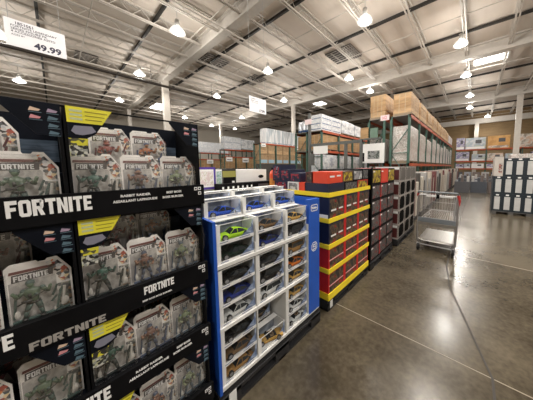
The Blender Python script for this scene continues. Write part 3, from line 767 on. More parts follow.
# bottom middle cell: one box low, an open gap and the bronze convertible on a fallen box
put_car(YC[1] - .0, XB, .1685, 'convertible', 'gold', 'bottom shelf, middle column', rz=-.35)
put_car(YC[1] - .02, XB - .15, .1685 + 0, 'suv', 'dark grey', 'pushed back behind the gold convertible', rz=-.1)
put_car(YC[1] - .02, XB - .15, .1685 + .12, 'coupe', 'brown', 'pushed back above the gold convertible', rz=-.1)
for c in range(3):
    put_car(YC[c] - (0, -.0, -.0)[c], XB - .138, 1.1725, 'coupe', 'blue', 'front row on top of the stand, %s' % CN[c], rz=-.1)
    put_car(YC[c], XB - .278, 1.2055, 'coupe', ['blue', 'silver', 'dark grey'][c], 'rear row on top of the stand, %s' % CN[c], rz=-.1)
# ================================================================== RED / YELLOW STACK
RED = M('red_carton', (.60, .02, .02), .5); REDO = M('orange_red_carton', (.75, .07, .03), .45); NAVY = M('navy_carton', (.012, .016, .045), .4)
PIC = MP('tool_picture', [(.015, .015, .015), (.05, .045, .04), (.10, .06, .04), (.16, .11, .06), (.015, .015, .015), (.35, .02, .02)], 14, .4, (1, 1, 1), True, 'NOISE')
PICG = MP('grey_picture', [(.02, .02, .022), (.08, .08, .085), (.2, .2, .2), (.05, .05, .055), (.03, .025, .03)], 25, .4, (1, 1, 1), True, 'NOISE')
OLIVE = MP('olive_picture', [(.09, .05, .02), (.30, .22, .03), (.65, .50, .03), (.12, .05, .03)], 14, .45, (1, 1, 1), False, 'NOISE')
WPIC = MP('white_picture', [(.5, .5, .52), (.62, .62, .62), (.1, .1, .1), (.35, .34, .36)], 12, .45, (1, 1, 1), False, 'NOISE')
def goods_box(name, x1, y0, y1, z0, z1, depth, mats, lb, cat, grp, front=True, end=True, strip=True, split=False, lz=.5):
    """carton with its printed front (+x) and end (-y) panels; mats = (carton, front print, end print)"""
    e = empty(name, (x1, y0, z0), lb, cat, grp); wd, hh = y1 - y0, z1 - z0
    MB().box(-depth, 0, 0, wd, 0, hh).build('carton', mats[0], e)
    if front:
        m_ = min(.02, wd * .08)
        if split:
            f = MB(); f.box(0, .0012, m_, wd - m_, hh * .08, hh * .46); f.box(0, .0012, m_, wd - m_, hh * .54, hh * .94)
        else: f = MB().box(0, .0012, m_, wd - m_, hh * .1, hh * .9)
        f.build('front_print', mats[1], e)
    if strip:
        s_ = MB().box(.0012, .002, wd * .12, wd * .42, hh * lz, hh * lz + .018).box(.0012, .002, wd * .58, wd * .85, hh * lz + .006, hh * lz + .022)
        s_.build('lettering', WLET, e)
    if end and len(mats) > 2 and mats[2]:
        MB().box(-depth + .02, -.02, -.0012, 0, hh * .1, hh * .9).build('end_print', mats[2], e)
    return e
YB0, YB1 = 1.69, 2.68
pallet(XF + .0, YB0 - .01, YB1 + .01, 'black plastic pallet under the yellow-banded red cartons', h=.105)
tag(MB().box(XF + .001, XF + .0025, 1.72, 1.77, .02, .1).build('pallet_label', WHT), 'white paper label on the pallet under the yellow-banded stack', 'label')
bands = [(.117, .189), (.406, .454), (.666, .713), (.935, .981), (1.197, 1.242)]
for i, (a, b_) in enumerate(bands):
    t = MB()
    z0 = a
    t.box(XF - .0, XF + .008, YB0 - .008, YB1 + .008, z0, b_); t.box(XF - .97, XF, YB0 - .008, YB0, z0, b_); t.box(XF - .97, XF, YB1, YB1 + .008, z0, b_)
    t.box(XF - .97, XF, YB0, YB1, z0, z0 + .006)
    tag(t.build('yellow_tray', YEL), 'yellow cardboard tray band, %s of the yellow-banded stack' % ['lowest', 'second from the bottom', 'middle', 'second from the top', 'topmost'][i], 'tray', 'yellow trays of the red carton stack')
rown = ['lowest tier', 'second tier up', 'third tier up', 'uppermost banded tier']
for r in range(4):
    z0, z1 = bands[r][0] + .0065, bands[r + 1][0] - .001
    for k in range(3):
        ya = YB0 + .002 + k * .329; yb = ya + .325
        for dp in range(2):
            x1 = XF - .001 - dp * .484
            body = RED if r < 2 or dp else NAVY
            lb = 'red and black tool carton, %s, %s%s' % (rown[r], ['nearest', 'middle', 'farthest'][k], ' of the aisle face' if dp == 0 else ' of the hidden rear rank')
            if dp == 1: lb = 'red tool carton in the rear rank, %s, %s column' % (rown[r], ['nearest', 'middle', 'farthest'][k])
            if r >= 2 and dp == 0: lb = lb.replace('red and black', 'navy and black')
            goods_box('tool_carton', x1, ya, yb, z0, z1, .48, (body, PIC, RED if r < 2 else NAVY), lb, 'carton', 'tool cartons between the yellow bands', strip=(r > 1), split=(r < 2), end=(k == 0), lz=.42)
    if r == 3: tag(MB().box(XF - .48, XF - .01, YB0 - .0025, YB0 - .001, z0 + .0, z0 + .075).build('white_strip', WHT), 'white paper strip along the lower end of the uppermost banded tier', 'strip')
    if r < 2:
        tag(MB().box(XF + .001, XF + .0022, YB0 + .01, YB1 - .01, (z0 + z1) / 2, (z0 + z1) / 2 + .006).build('paper_edge', WHT), 'pale edge strip across the %s of red cartons' % rown[r], 'edge strip')
    for k in (1, 2):
        yy = YB0 + .329 * k
        tag(MB().box(XF + .001, XF + .003, yy - .028, yy + .022, z0 + .02, z1 - .004).build('red_panel', RED), 'red upright panel in the %s, %s' % (rown[r], ['nearer', 'farther'][k - 1]), 'panel', 'red panels between the carton columns')
# loose cartons on top
ZT = 1.2045 + .0
tops = [  # u along y, z range, carton, print
 (1.70, 2.03, ZT, 1.331, NAVY, NAVY, 'long navy carton at the near corner on top of the yellow-banded stack'),
 (2.035, 2.36, ZT, 1.331, BLACK, PICG, 'black picture carton in the middle on top of the yellow-banded stack'),
 (2.365, 2.67, ZT, 1.331, RED, OLIVE, 'red and yellow carton at the far end on top of the yellow-banded stack')]
for a, b_, z0, z1, m1, m2, lb in tops: goods_box('tool_carton', XF - .02, a, b_, z0, z1, .30, (m1, m2, m1), lb, 'carton', 'loose cartons on the yellow-banded stack', strip=False)
tops = [
 (1.70, 1.99, 1.3315, 1.45, REDO, REDO, 'bright red carton on top of the long navy carton'),
 (1.995, 2.23, 1.3315, 1.45, M('brown_carton', (.12, .06, .03), .5), OLIVE, 'olive and yellow picture carton beside the bright red carton'),
 (2.235, 2.50, 1.3315, 1.46, BLACK, WPIC, 'white and black picture carton beside the olive carton'),
 (2.505, 2.675, 1.3315, 1.47, BLACK, PICG, 'tall dark grey carton at the far top corner of the yellow-banded stack')]
for a, b_, z0, z1, m1, m2, lb in tops: goods_box('tool_carton', XF - .02, a, b_, z0, z1, .2, (m1, m2, m1), lb, 'carton', 'loose cartons on the yellow-banded stack', strip=(m1 == REDO))
# on the end (-y) side of the stack top
DRK = M('maroon_carton', (.09, .02, .02), .45)
NPIC = MP('navy_picture', [(.012, .014, .03), (.02, .025, .06), (.30, .03, .05), (.012, .012, .02), (.25, .27, .33)], 13, .4, (1, 1, 1), True, 'NOISE')
ends = [(-1.322, 1.445, 1.332, .10, DRK, PIC, 'dark maroon picture carton behind the bright red carton'), (-1.50, 1.43, 1.332, .16, NAVY, NPIC, 'navy picture carton with red print, right of the navy pair'),
        (-1.665, 1.47, 1.332, .15, NAVY, NPIC, 'navy picture carton, left of the navy pair'), (-1.82, 1.525, 1.332, .13, NAVY, NPIC, 'taller navy carton standing behind the orange-red jugs')]
# lower layer
low = [(-1.425, ZT, 1.331, .095, REDO, REDO, 'small bright red carton beside the long navy carton'), (-1.525, ZT, 1.331, .17, WHT, WPIC, 'pale grey carton beside the small bright red carton'),
       (-1.70, ZT, 1.331, .22, NAVY, NPIC, 'wide navy carton under the navy picture cartons')]
for x1, z0, z1, wd, m1, m2, lb in low: goods_box('tool_carton', x1, 1.70, 2.0, z0, z1, wd, (m1, m1, m2), lb, 'carton', 'loose cartons on the yellow-banded stack', front=False, strip=False)
for x1, z1, z0, wd, m1, m2, lb in ends: goods_box('tool_carton', x1 + .0, 1.70, 1.98, z0 + .0005, z1, wd, (m1, m1, m2), lb, 'carton', 'loose cartons on the yellow-banded stack', front=False, strip=False)
# orange-red jugs
jug0 = None
for k, x in enumerate((-1.935, -2.025)):
    lb = ['orange-red bottle with dark cap beside the navy cartons', 'orange-red bottle with dark cap beside the white computer carton'][k]
    if not jug0:
        jug0 = empty('bottle', (x, 1.76, ZT + .001), lb, 'bottle', 'orange-red bottles behind the car display')
        MB().lathe([(.001, 0), (.038, 0), (.041, .02), (.041, .20), (.03, .235), (.012, .25), (.012, .26), (.001, .26)], n=14).build('bottle_body', M('jug_red', (.75, .09, .03), .35), jug0, smooth=True)
        MB().lathe([(.001, .285), (.014, .285), (.014, .257), (.001, .257)], n=12).build('cap', BLACK, jug0)
        MB().lathe([(.0416, .05), (.0416, .15)], n=14).build('label_wrap', M('jug_label', (.6, .25, .05), .5), jug0)
    else: clone(jug0, (x, 1.76, ZT + .001), lb)
# ================================================================== MERCHANDISE BEHIND THE CAR DISPLAY
XM = -2.2
pallet(XM + .01, .75, 1.83, 'black plastic pallet hidden behind the car display', depth=1.0, grp='pallets under the floor displays')
GREYC = M('grey_carton', (.2, .2, .2), .5); PURP = M('purple_carton', (.08, .04, .30), .45)
for k in range(3):
    for j in range(4):
        goods_box('carton', XM, .77 + k * .35, .77 + k * .35 + .345, .1255 + j * .285, .1255 + j * .285 + .284, .95, (GREYC, PICG, GREYC), 'grey picture carton in the hidden stack behind the car display', 'carton', 'hidden cartons behind the car display', strip=False)
zt0 = .1255 + 4 * .285 + .0005
e = goods_box('carton', XM, .80, 1.10, zt0, 1.50, .3, (PURP, WHT, PURP), 'white carton with purple edges standing beside the black display', 'carton', 'cartons behind the car display', strip=False)
MB().box(.0013, .002, .14, .27, .04, .19).build('picture', MP('cream_picture', [(.7, .7, .7), (.5, .45, .35), (.75, .75, .75), (.6, .5, .5)], 20, .5, sharp=False, kind='NOISE'), e)
goods_box('carton', XM, 1.105, 1.175, zt0, 1.475, .3, (WHT, MP('green_picture', [(.6, .65, .62), (.2, .4, .25), (.55, .6, .7), (.15, .3, .25)], 25, .5, sharp=False, kind='NOISE'), WHT), 'narrow white and green carton beside the white and purple one', 'carton', 'cartons behind the car display', strip=False)
e = goods_box('carton', XM, 1.18, 1.345, zt0, 1.48, .3, (M('dim_black', (.03, .03, .03), .5), BLACK, BLACK), 'black carton with olive top band between green and white cartons', 'carton', 'cartons behind the car display', strip=False)
MB().box(.0013, .0022, .0, .165, .12, .19).build('olive_band', M('olive', (.30, .29, .07), .5), e); MB().box(.0013, .0022, .115, .145, .03, .075).build('lettering', WLET, e)
e = goods_box('carton', XM, 1.06, 1.82, zt0, 1.335, .25, (BLACK, BLACK, BLACK), 'long low black carton with white squares along its front', 'carton', 'cartons behind the car display', strip=False) if False else None
lo_ = empty('carton', (XM + .115, 1.08, 1.2035), 'long black carton with white squares above the car boxes', 'carton', 'cartons behind the car display')
e = goods_box('carton', XM, 1.35, 1.80, zt0 + .0, 1.47, .3, (WHT, WHT, WHT), 'wide white computer carton with small dark emblem', 'carton', 'cartons behind the car display', strip=False)
em = MB().box(.0013, .002, .33, .39, .10, .125).ell((.0016, .36, .112), .0006, .045, .022)
em.build('emblem', BLACK, e)
MB().box(-.11, 0, 0, .72, 0, .115).build('carton_body', BLACK, lo_)
f = MB()
for k in range(7): f.box(0, .0015, .03 + k * .06, .05 + k * .06, .06, .085); f.box(0, .0015, .03 + k * .06, .05 + k * .06, .02, .045)
f.box(0, .0015, .50, .66, .02, .09, 1)
f.build('square_pattern', [WHT, M('dim_print', (.08, .08, .09), .5)], lo_)
tag(MB().box(XM + .005, XM + .12, 1.08, 1.80, .126, 1.203).build('cardboard_riser', GREYC), 'grey cardboard riser hidden behind the car display', 'riser')
# ================================================================== DARK STACK (third pallet)
Y3 = 2.78
pallet(XF + .01, Y3 - .02, Y3 + .99, 'black plastic pallet under the dark grey picture cartons')
PINKG = MP('pink_grey_picture', [(.03, .03, .03), (.09, .085, .085), (.16, .15, .145), (.05, .045, .045), (.20, .03, .03)], 16, .45, (1, 1, 1), True, 'NOISE')
for r in range(6):
    for k in range(3):
        wd = .327; y0 = Y3 + k * (wd + .002); z0 = .1255 + r * .2245; z1 = z0 + .2235
        if r == 5: mats = [(BLACK, OLIVE, BLACK), (RED, REDO, RED), (BLACK, OLIVE, BLACK)][k]
        else: mats = (BLACK, PINKG, BLACK)
        e = goods_box('picture_carton', XF + .0, y0, y0 + wd, z0, z1, .46, mats, 'dark picture carton of the third stack, row %s, %s column' % (['six', 'five', 'four', 'three', 'two', 'one'][r], ['near', 'middle', 'far'][k]), 'carton', 'dark picture cartons of the third stack', strip=False, end=(k == 0))
        MB().box(.0013, .0022, .02, .09, .17, .19).build('lettering', WLET, e)
        if k == 1: MB().box(.0013, .002, 0, .03, .01, .21).build('red_edge', RED, e)
tag(MB().box(XF - .93, XF - .47, Y3, Y3 + .985, .1255, 1.46).build('carton_block', BLACK), 'black rear block of the dark picture carton stack', 'carton block')
tag(MB().box(XF - .012, XF + .006, Y3 - .03, Y3 - .006, .1255, 1.48).build('corner_post', BLACK), 'black corner post at the near edge of the dark stack', 'corner post')
# ================================================================== PALE STACK WITH BLACK WINDOWS
Y4 = 3.98; X4 = XF + .03
pallet(X4 + .01, Y4 - .02, Y4 + 1.3, 'black plastic pallet under the pale cartons with black windows')
PALE = MP('pale_print', [(.42, .38, .35), (.32, .29, .27), (.46, .42, .39), (.20, .18, .17)], 14, .5, (1, 1, 1), False, 'NOISE'); WINB = M('window_black', (.005, .005, .005), .6, spec=.03)
for r in range(5):
    for k in range(3):
        wd = .424; y0 = Y4 + k * (wd + .002); z0 = .1255 + r * .2745; hh = .2735
        e = empty('window_carton', (X4, y0, z0), 'pale carton with oval black window, row %s, %s column' % (['five', 'four', 'three', 'two', 'one'][r], ['near', 'middle', 'far'][k]), 'carton', 'pale cartons with black windows')
        MB().box(-.46, 0, 0, wd, 0, hh).build('carton', PALE, e)
        c, s_ = .05, .05; y_0, y_1, z_0, z_1 = .075, wd - .035, .018, hh - .018
        MB().prism([(y_0 + c, z_0), (y_1 - c, z_0), (y_1, z_0 + s_), (y_1, z_1 - s_), (y_1 - c, z_1), (y_0 + c, z_1), (y_0, z_1 - s_), (y_0, z_0 + s_)], .0, .002).build('window', WINB if r < 4 else M('window_grey', (.12, .11, .10), .4), e)
        MB().box(.0, .0015, .01, .035, .02, hh - .02).build('edge_print', [BLACK], e)
        if k == 0:
            MB().box(-.45, -.01, -.0015, 0, .03, hh - .06, 0).box(-.45, -.01, -.002, 0, hh - .05, hh - .01, 1).build('end_print', [DRK, WHT], e)
tag(MB().box(X4 - .93, X4 - .47, Y4, Y4 + 1.27, .1255, 1.45).build('carton_block', PALE), 'pale rear block of the window carton stack', 'carton block')
# ================================================================== SHOPPING CART
CH = M('cart_wire', (.42, .41, .41), .35, .6); CRED = M('cart_red', (.50, .04, .04), .4); CGR = M('cart_grey_plastic', (.17, .19, .21), .5); CSIL = M('cart_silver_deck', (.40, .39, .37), .3, .7)
ct = empty('shopping_cart', (-.49, 4.04, 0), 'empty metal shopping cart with red handle standing in the aisle', 'shopping cart')
fr = MB(); W2 = .29
for s_ in (-1, 1):
    fr.path([(s_ * W2, .02, 1.04), (s_ * W2, .04, .75), (s_ * (W2 - .005), .05, .18), (s_ * (W2 - .04), .12, .11), (s_ * (W2 - .06), .85, .13)], .014, 8)
    fr.tube((s_ * (W2 - .005), .05, .5), (s_ * (W2 - .07), .85, .52), .012)
    fr.tube((s_ * (W2 - .06), .85, .13), (s_ * (W2 - .07), .85, .52), .012)
fr.tube((-W2, .04, .11), (W2, .04, .11), .011); fr.tube((-.23, .85, .13), (.23, .85, .13), .011)
fr.build('frame', CH, ct)
hd = MB().path([(-W2, .02, 1.04), (-W2 + .02, -.03, 1.065), (W2 - .02, -.03, 1.065), (W2, .02, 1.04)], .014, 8); hd.build('handle', CGR, ct)
eg = MB().path([(W2, .02, 1.03), (W2 + .015, .03, .95), (W2 + .005, .05, .86)], .022, 8).path([(-W2, .02, 1.03), (-W2 - .005, .03, .98)], .018, 8); eg.build('handle_bracket', CRED, ct)
fl = MB().box(-.17, .22, .02, .028, .975, 1.0); fl.build('child_seat_flap', WHT, ct)
fl = MB().box(.0 - .01, .03, -.02, .02, .96, 1.03); fl.build('coin_lock', BLACK, ct)
bk = MB(); zt_, zb_ = 1.0, .56
def bx_pt(s_, t): return (s_ * (W2 - .02 - .06 * t), .05 + .85 * t)
rim = [(-W2 + .01, .05, zt_), (W2 - .01, .05, zt_), (W2 - .07, .92, zt_ - .04), (-W2 + .07, .92, zt_ - .04), (-W2 + .01, .05, zt_)]
bot = [(-W2 + .03, .06, zb_), (W2 - .03, .06, zb_), (W2 - .10, .88, zb_ + .04), (-W2 + .10, .88, zb_ + .04), (-W2 + .03, .06, zb_)]
bk.path(rim, .009); bk.path(bot, .008)
mid = [tuple((Vector(a) * .45 + Vector(b_) * .55)) for a, b_ in zip(rim, bot)]; bk.path(mid, .005)
for k in range(4):
    for t in [j / 14 for j in range(15)] if k in (0, 2) else [j / 18 for j in range(19)]:
        a = Vector(rim[k]).lerp(Vector(rim[k + 1]), t); b_ = Vector(bot[k]).lerp(Vector(bot[k + 1]), t); bk.tube(a, b_, .0028, n=4)
for j in range(1, 14):
    t = j / 14; bk.tube(Vector(bot[0]).lerp(Vector(bot[1]), t), Vector(bot[3]).lerp(Vector(bot[2]), t), .0028, n=4)
bk.build('basket', CH, ct)
MB().box(-W2 + .01, W2 - .01, .035, .055, .52, .60).build('bumper_bar', CGR, ct)
MB().box(-W2 + .01, W2 - .01, .037, .05, .46, .515).build('sign_strip', CSIL, ct)
ld_ = MB().box(-W2 + .03, W2 - .03, .08, .84, .185, .20)
for k in range(11): xx = -W2 + .05 + k * .053; ld_.tube((xx, .07, .205), (xx, .85, .205), .004, n=4)
ld_.path([(-W2 + .02, .06, .32), (-W2 + .02, .06, .21), (-W2 + .06, .06, .18), (W2 - .06, .06, .18), (W2 - .02, .06, .21), (W2 - .02, .06, .32)], .008)
ld_.build('lower_deck', CSIL, ct)
wm = MB().tube((-.018, 0, 0), (.018, 0, 0), .06, n=18, m=0).tube((-.014, 0, 0), (.014, 0, 0), .02, n=10, m=1).mesh('wheel', [TYRE, CH])
for s_ in (-1, 1):
    for yy in (.06, .82):
        o = bpy.data.objects.new('wheel', wm); COL.objects.link(o); o.parent = ct; o.location = (s_ * (W2 - .03 - (.04 if yy > .5 else 0)), yy - .02, .06)
        fk = MB().box(-.026, -.021, -.02, .02, .05, .12).box(.021, .026, -.02, .02, .05, .12).box(-.026, .026, -.02, .02, .115, .125)
        f_ = fk.build('caster_fork', CH, ct); f_.location = (o.location.x, yy, 0)
# ================================================================== DARK BOX STACK AT RIGHT
TEALN = M('dark_teal_carton', (.010, .018, .026), .5); PANEL = M('white_panel', (.50, .50, .49), .5, var=.05)
PW_ = M('wood_pallet', (.09, .085, .08), .7)
def box_pallet_y(x0, x1, y0, lb):
    e = empty('pallet', (x0, y0, 0), lb, 'pallet', 'pallets under the dark panelled cartons')
    d = MB()
    for k in range(6): d.box(0, x1 - x0, .01 + k * .16, .14 + k * .16, .075, .095)
    d.build('deck', PW_, e)
    for k in range(3):
        bl = MB(); xx = k * (x1 - x0 - .12) / 2
        bl.box(xx, xx + .12, .01, .97, .0, .075); bl.build('block_runner', PW_, e)
def panel_carton(x0, z0, y, r, c):
    e = empty('panel_carton', (x0, y, z0), 'dark teal carton with white upright panel, %s row, %s from the left' % (['bottom', 'middle', 'top'][r], ['first', 'second', 'third', 'fourth', 'fifth', 'sixth', 'seventh', 'eighth', 'ninth', 'tenth'][c]), 'carton', 'dark panelled cartons of the right stack')
    wd, hh = .226, .545
    MB().box(0, wd, 0, .9, 0, hh).build('carton', TEALN, e)
    MB().box(.055, wd - .040, -.002, 0, .055, hh - .09).build('white_panel', PANEL, e)
    MB().box(.085, wd - .07, -.003, 0, hh - .055, hh - .015).build('small_label', WHT, e)
    MB().box(-.002, 0, .1, .8, .1, hh - .1).build('side_panel', M('teal_side', (.05, .07, .09), .5), e)
for i, (a, b_) in enumerate(((.43, 1.33), (1.34, 2.24))): box_pallet_y(a, b_, 8.68, ['dark pallet under the left half of the dark panelled cartons', 'dark pallet under the right half of the dark panelled cartons'][i])
for r in range(3):
    for c in range(8 if r < 2 else 7):
        x0 = .43 + c * .2265 + (.215 if r == 2 else 0)
        panel_carton(x0, .0955 + r * .5465, 8.7, r, c)
e = empty('odd_carton', (.43, 8.7, .0955 + 2 * .5465), 'narrow beige carton with reddish picture at the stack top corner', 'carton')
MB().box(0, .205, 0, .9, 0, .60).build('carton', M('beige_carton', (.50, .46, .42), .6), e)
MB().box(.10, .18, -.002, 0, .1, .4).build('picture', MP('small_picture', [(.5, .45, .4), (.4, .1, .07), (.1, .07, .06), (.5, .45, .42)], 14, .5, sharp=False, kind='NOISE'), e)
# pale wrapped load behind it
WRAP = MP('wrapped_goods', [(.42, .38, .35), (.60, .57, .54), (.35, .31, .28), (.70, .68, .66), (.48, .40, .37)], 5.5, .3, (1, 1, 1), False, 'NOISE')
WRAPB = MP('blue_wrapped_goods', [(.50, .53, .57), (.66, .66, .66), (.74, .74, .73), (.45, .50, .57), (.66, .65, .63), (.34, .37, .42)], 3.0, .3, (1, 1, 1.6), False, 'NOISE')
def wrapped(x0, x1, y0, y1, z0, z1, lb, mat=None, grp=None, cat='wrapped pallet load'):
    e = empty('wrapped_load', (x0, y0, z0), lb, cat, grp); wd, dp, h = x1 - x0, y1 - y0, z1 - z0
    pb = MB()
    for k in range(3): pb.box(0, wd, k * (dp - .08) / 2, k * (dp - .08) / 2 + .08, 0, .07)
    pb.box(0, wd, 0, dp, .07, .1); pb.build('pallet', M('load_pallet', (.25, .19, .13), .8) if not bpy.data.materials.get('load_pallet') else bpy.data.materials['load_pallet'], e)
    b = MB(); c = .03
    rg = []
    for z, i_ in ((.1, 0), (.12 + (h - .12) * .33, .012), (.12 + (h - .12) * .66, 0), (h - .03, .01), (h, .035)):
        rg.append([(c + i_, i_, z), (wd - c - i_, i_, z), (wd - i_, c + i_, z), (wd - i_, dp - c - i_, z), (wd - c - i_, dp - i_, z), (c + i_, dp - i_, z), (i_, dp - c - i_, z), (i_, c + i_, z)][::-1])
    b.loft(rg); b.build('wrapped_goods', mat or WRAP, e)
    return e
wrapped(1.25, 2.3, 12.2, 13.3, 0, 1.05, 'low pale wrapped load behind the dark panelled cartons')
wrapped(1.2, 2.5, 13.4, 14.6, 0, 2.05, 'tall pale wrapped load standing behind the dark panelled cartons')
# ================================================================== RACKS
GREEN = M('rack_green', (.05, .11, .085), .5); ORB = M('rack_orange', (.42, .075, .025), .5); GREYR = M('rack_grey', (.10, .105, .10), .5)
def rack(x0, x1, y0, y1, nb, levels, h, lb, along='y', up=GREEN, beam=ORB):
    e = empty('storage_rack', (x0, y0, 0), lb, 'rack', 'pallet racks'); dx, dy = x1 - x0, y1 - y0
    for k in range(nb + 1):
        for s_ in (0, 1):
            if along == 'y': px, py = s_ * (dx - .08), k * (dy - .08) / nb
            else: px, py = k * (dx - .08) / nb, s_ * (dy - .08)
            MB().box(px, px + .08, py, py + .08, 0, h).box(px - .02, px + .10, py - .02, py + .10, 0, .015).build('upright', up, e)
        br = MB(); z = .2; fl_ = 0
        while z + .9 < h:
            if along == 'y': a, c = (.04, k * (dy - .08) / nb + .04), (dx - .04, k * (dy - .08) / nb + .04)
            else: a, c = (k * (dx - .08) / nb + .04, .04), (k * (dx - .08) / nb + .04, dy - .04)
            if fl_: a, c = c, a
            br.tube((a[0], a[1], z), (c[0], c[1], z + .9), .018, n=5); br.tube((a[0], a[1], z), (c[0], c[1], z), .018, n=5)
            z += .9; fl_ = 1 - fl_
        br.build('frame_brace', up, e)
    for z in levels:
        for s_ in (0, 1):
            if along == 'y': MB().box(s_ * (dx - .05), s_ * (dx - .05) + .05, 0, dy, z - .11, z).build('beam', beam, e)
            else: MB().box(0, dx, s_ * (dy - .05), s_ * (dy - .05) + .05, z - .11, z).build('beam', beam, e)
        d = MB().box(.051, dx - .051, .02, dy - .02, z - .03, z - .002)
        d.build('rack_deck', M('deck_bar', (.2, .18, .16), .6) if not bpy.data.materials.get('deck_bar') else bpy.data.materials['deck_bar'], e)
    return e
CBX = [MP('brown_carton_%d' % i, [c, tuple(v * .82 for v in c), tuple(min(1, v * 1.12) for v in c)], 2.5, .7, (1, 1, 5), False, 'NOISE', i) for i, c in enumerate([(.40, .25, .12), (.46, .30, .16), (.35, .21, .10)])]
TAPE = M('strap', (.45, .36, .24), .5)
LPAL = M('load_pallet', (.22, .16, .11), .8) if not bpy.data.materials.get('load_pallet') else bpy.data.materials['load_pallet']
nth = ['first', 'second', 'third', 'fourth', 'fifth', 'sixth', 'seventh', 'eighth', 'ninth', 'tenth', 'eleventh', 'twelfth']
def bays(y0, y1, nb):
    st = (y1 - y0 - .08) / nb
    return [(y0 + k * st + .11, y0 + (k + 1) * st - .03) for k in range(nb)]
def carton_stack(x0, x1, y0, y1, z0, z1, n, where, grp, cols=2):
    pal = MB()
    for k in range(3): pal.box(x0, x1, y0 + k * (y1 - y0 - .08) / 2, y0 + k * (y1 - y0 - .08) / 2 + .08, z0, z0 + .07)
    pal.box(x0, x1, y0, y1, z0 + .07, z0 + .09)
    tag(pal.build('wood_pallet', LPAL), 'dark wooden pallet under %s' % where, 'pallet', 'pallets on the racks')
    h = (z1 - z0 - .09) / n
    for k in range(n):
        z = z0 + .0905 + k * h; ins = random.uniform(0, .02)
        e = MB().box(x0 + ins, x1 - ins, y0 + ins, y1 - ins, z, z + h - .004).build('brown_carton', CBX[(k + n) % 3])
        tag(e, 'brown carton, %s, %s layer up' % (where, nth[k]), 'carton', grp)
        s_ = MB()
        for q in range(1, cols + 1):
            xx = x0 + (x1 - x0) * q / (cols + 1); s_.box(xx - .01, xx + .01, y0 + ins - .003, y0 + ins, z, z + h - .004)
            yy = y0 + (y1 - y0) * q / (cols + 1); s_.box(x1 - ins, x1 - ins + .003, yy - .01, yy + .01, z, z + h - .004)
        s_.build('tape', TAPE, e)
# --- rack A (green uprights along the aisle)
YA0, YA1, NB = 8.1, 24.1, 10
rack(-2.62, -1.91, YA0, YA1, NB, [1.62, 3.36], 3.36, 'long green rack with orange beams facing the main aisle')
rack(-3.50, -2.80, YA0, YA1, NB, [1.62, 3.36], 3.36, 'second green rack standing back to back behind the aisle rack')
for k in range(NB):
    ya = YA0 + .12 + k * 1.6; yb = ya + 1.38
    if k < 8: carton_stack(-2.56, -1.93, ya, yb, 3.361, 4.17 - .02 * (k % 3), 4, 'load %s on top of the aisle rack' % nth[k], 'brown cartons on top of the aisle rack')
    else: wrapped(-2.56, -1.93, ya, yb, 3.361, 4.1, 'pale wrapped load on top of the aisle rack, %s bay' % nth[k], grp='wrapped loads on racks')
    wrapped(-2.56, -1.93, ya, yb, 1.621, 3.0 - .1 * (k % 3), 'pale shrink-wrapped load between the beams of the aisle rack, %s bay' % nth[k], grp='wrapped loads on racks')
for k in range(4):
    ya = YA0 + .12 + k * 1.6; yb = ya + 1.38
    carton_stack(-3.46, -2.84, ya, yb, 3.361, 4.28 if k == 0 else 4.1, 4, 'load %s on top of the rear green rack' % nth[k], 'brown cartons on top of the rear green rack', 3)
    wrapped(-3.46, -2.84, ya, yb, 1.621, 2.6, 'pale wrapped load in the rear green rack, %s bay' % nth[k], grp='wrapped loads on racks')
# goods under rack A along the aisle
TALL = [M('goods_beige', (.50, .44, .37), .6), M('goods_maroon', (.16, .05, .05), .6), M('goods_cream', (.58, .53, .46), .6), M('goods_dark', (.06, .055, .05), .6), M('goods_grey', (.35, .34, .33), .6)]
for k in range(14):
    y0 = 5.7 + k * 1.28 if k < 2 else 8.3 + (k - 2) * 1.31
    if y0 > 24: break
    x1 = -1.25
    e = empty('floor_stack', (x1, y0, 0), 'tall pale goods stacked on the floor along the aisle, %s beyond the window cartons' % (nth[k] if k < 12 else 'last'), 'goods stack', 'floor stacks along the aisle rack')
    MB().box(-.58, 0, 0, 1.15, 0, .11).build('pallet', DKPLA, e)
    for q in range(4):
        MB().box(-.56, -.01 - .02 * (q % 2), .02 + q * .285, .02 + q * .285 + .27, .11, 1.30 - .12 * ((k + q) % 3)).build('carton', TALL[(k * 2 + q) % 5], e)
# poster board on the near end
pb = empty('poster_board', (-3.66, 7.98, 0), 'white poster board with dark picture at the end of the green rack', 'poster')
MB().box(.0, .90, 0, .03, 1.64, 2.40).build('board', WHT, pb)
MB().box(.24, .72, -.004, 0, 1.80, 2.12).build('picture', MP('dark_picture', [(.05, .06, .06), (.15, .16, .16), (.35, .36, .36), (.08, .10, .09)], 7, .4, sharp=False, kind='NOISE'), pb)
MB().box(.05, .09, .03, .06, 0, 2.4).box(.8, .84, .03, .06, 0, 2.4).build('stand_post', GREYR, pb)
MB().box(.0, .1, -.004, 0, 1.70, 2.05).build('side_strip', BLACK, pb)
gn = empty('boxed_goods', (-3.42, 7.98, 0), 'pale green boxed goods on a board beneath the brown cartons', 'carton')
MB().box(.1, .38, -.02, .05, 2.63, 3.0).build('carton', M('pale_green', (.13, .21, .16), .5), gn); MB().box(-.32, 0, -.02, .05, 2.62, 3.05).build('carton', CBX[0], gn)
MB().box(-.34, .52, -.05, .08, 2.56, 2.62).build('shelf_board', GREYR, gn); MB().box(.44, .5, .05, .08, 0, 2.56).build('support', GREYR, gn)
sg = empty('aisle_sign', (-2.98, 8.087, 3.25), 'pink and white aisle number sign on the green rack end', 'sign')
MB().box(0, .33, 0, .012, 0, .2).build('board', M('pink_white', (.75, .62, .63), .5), sg)
t_ = text('162', .16, sg, (.03, -.001, .045), .9, .004, M('sign_pink', (.6, .2, .25), .5), rz=-math.pi / 2)
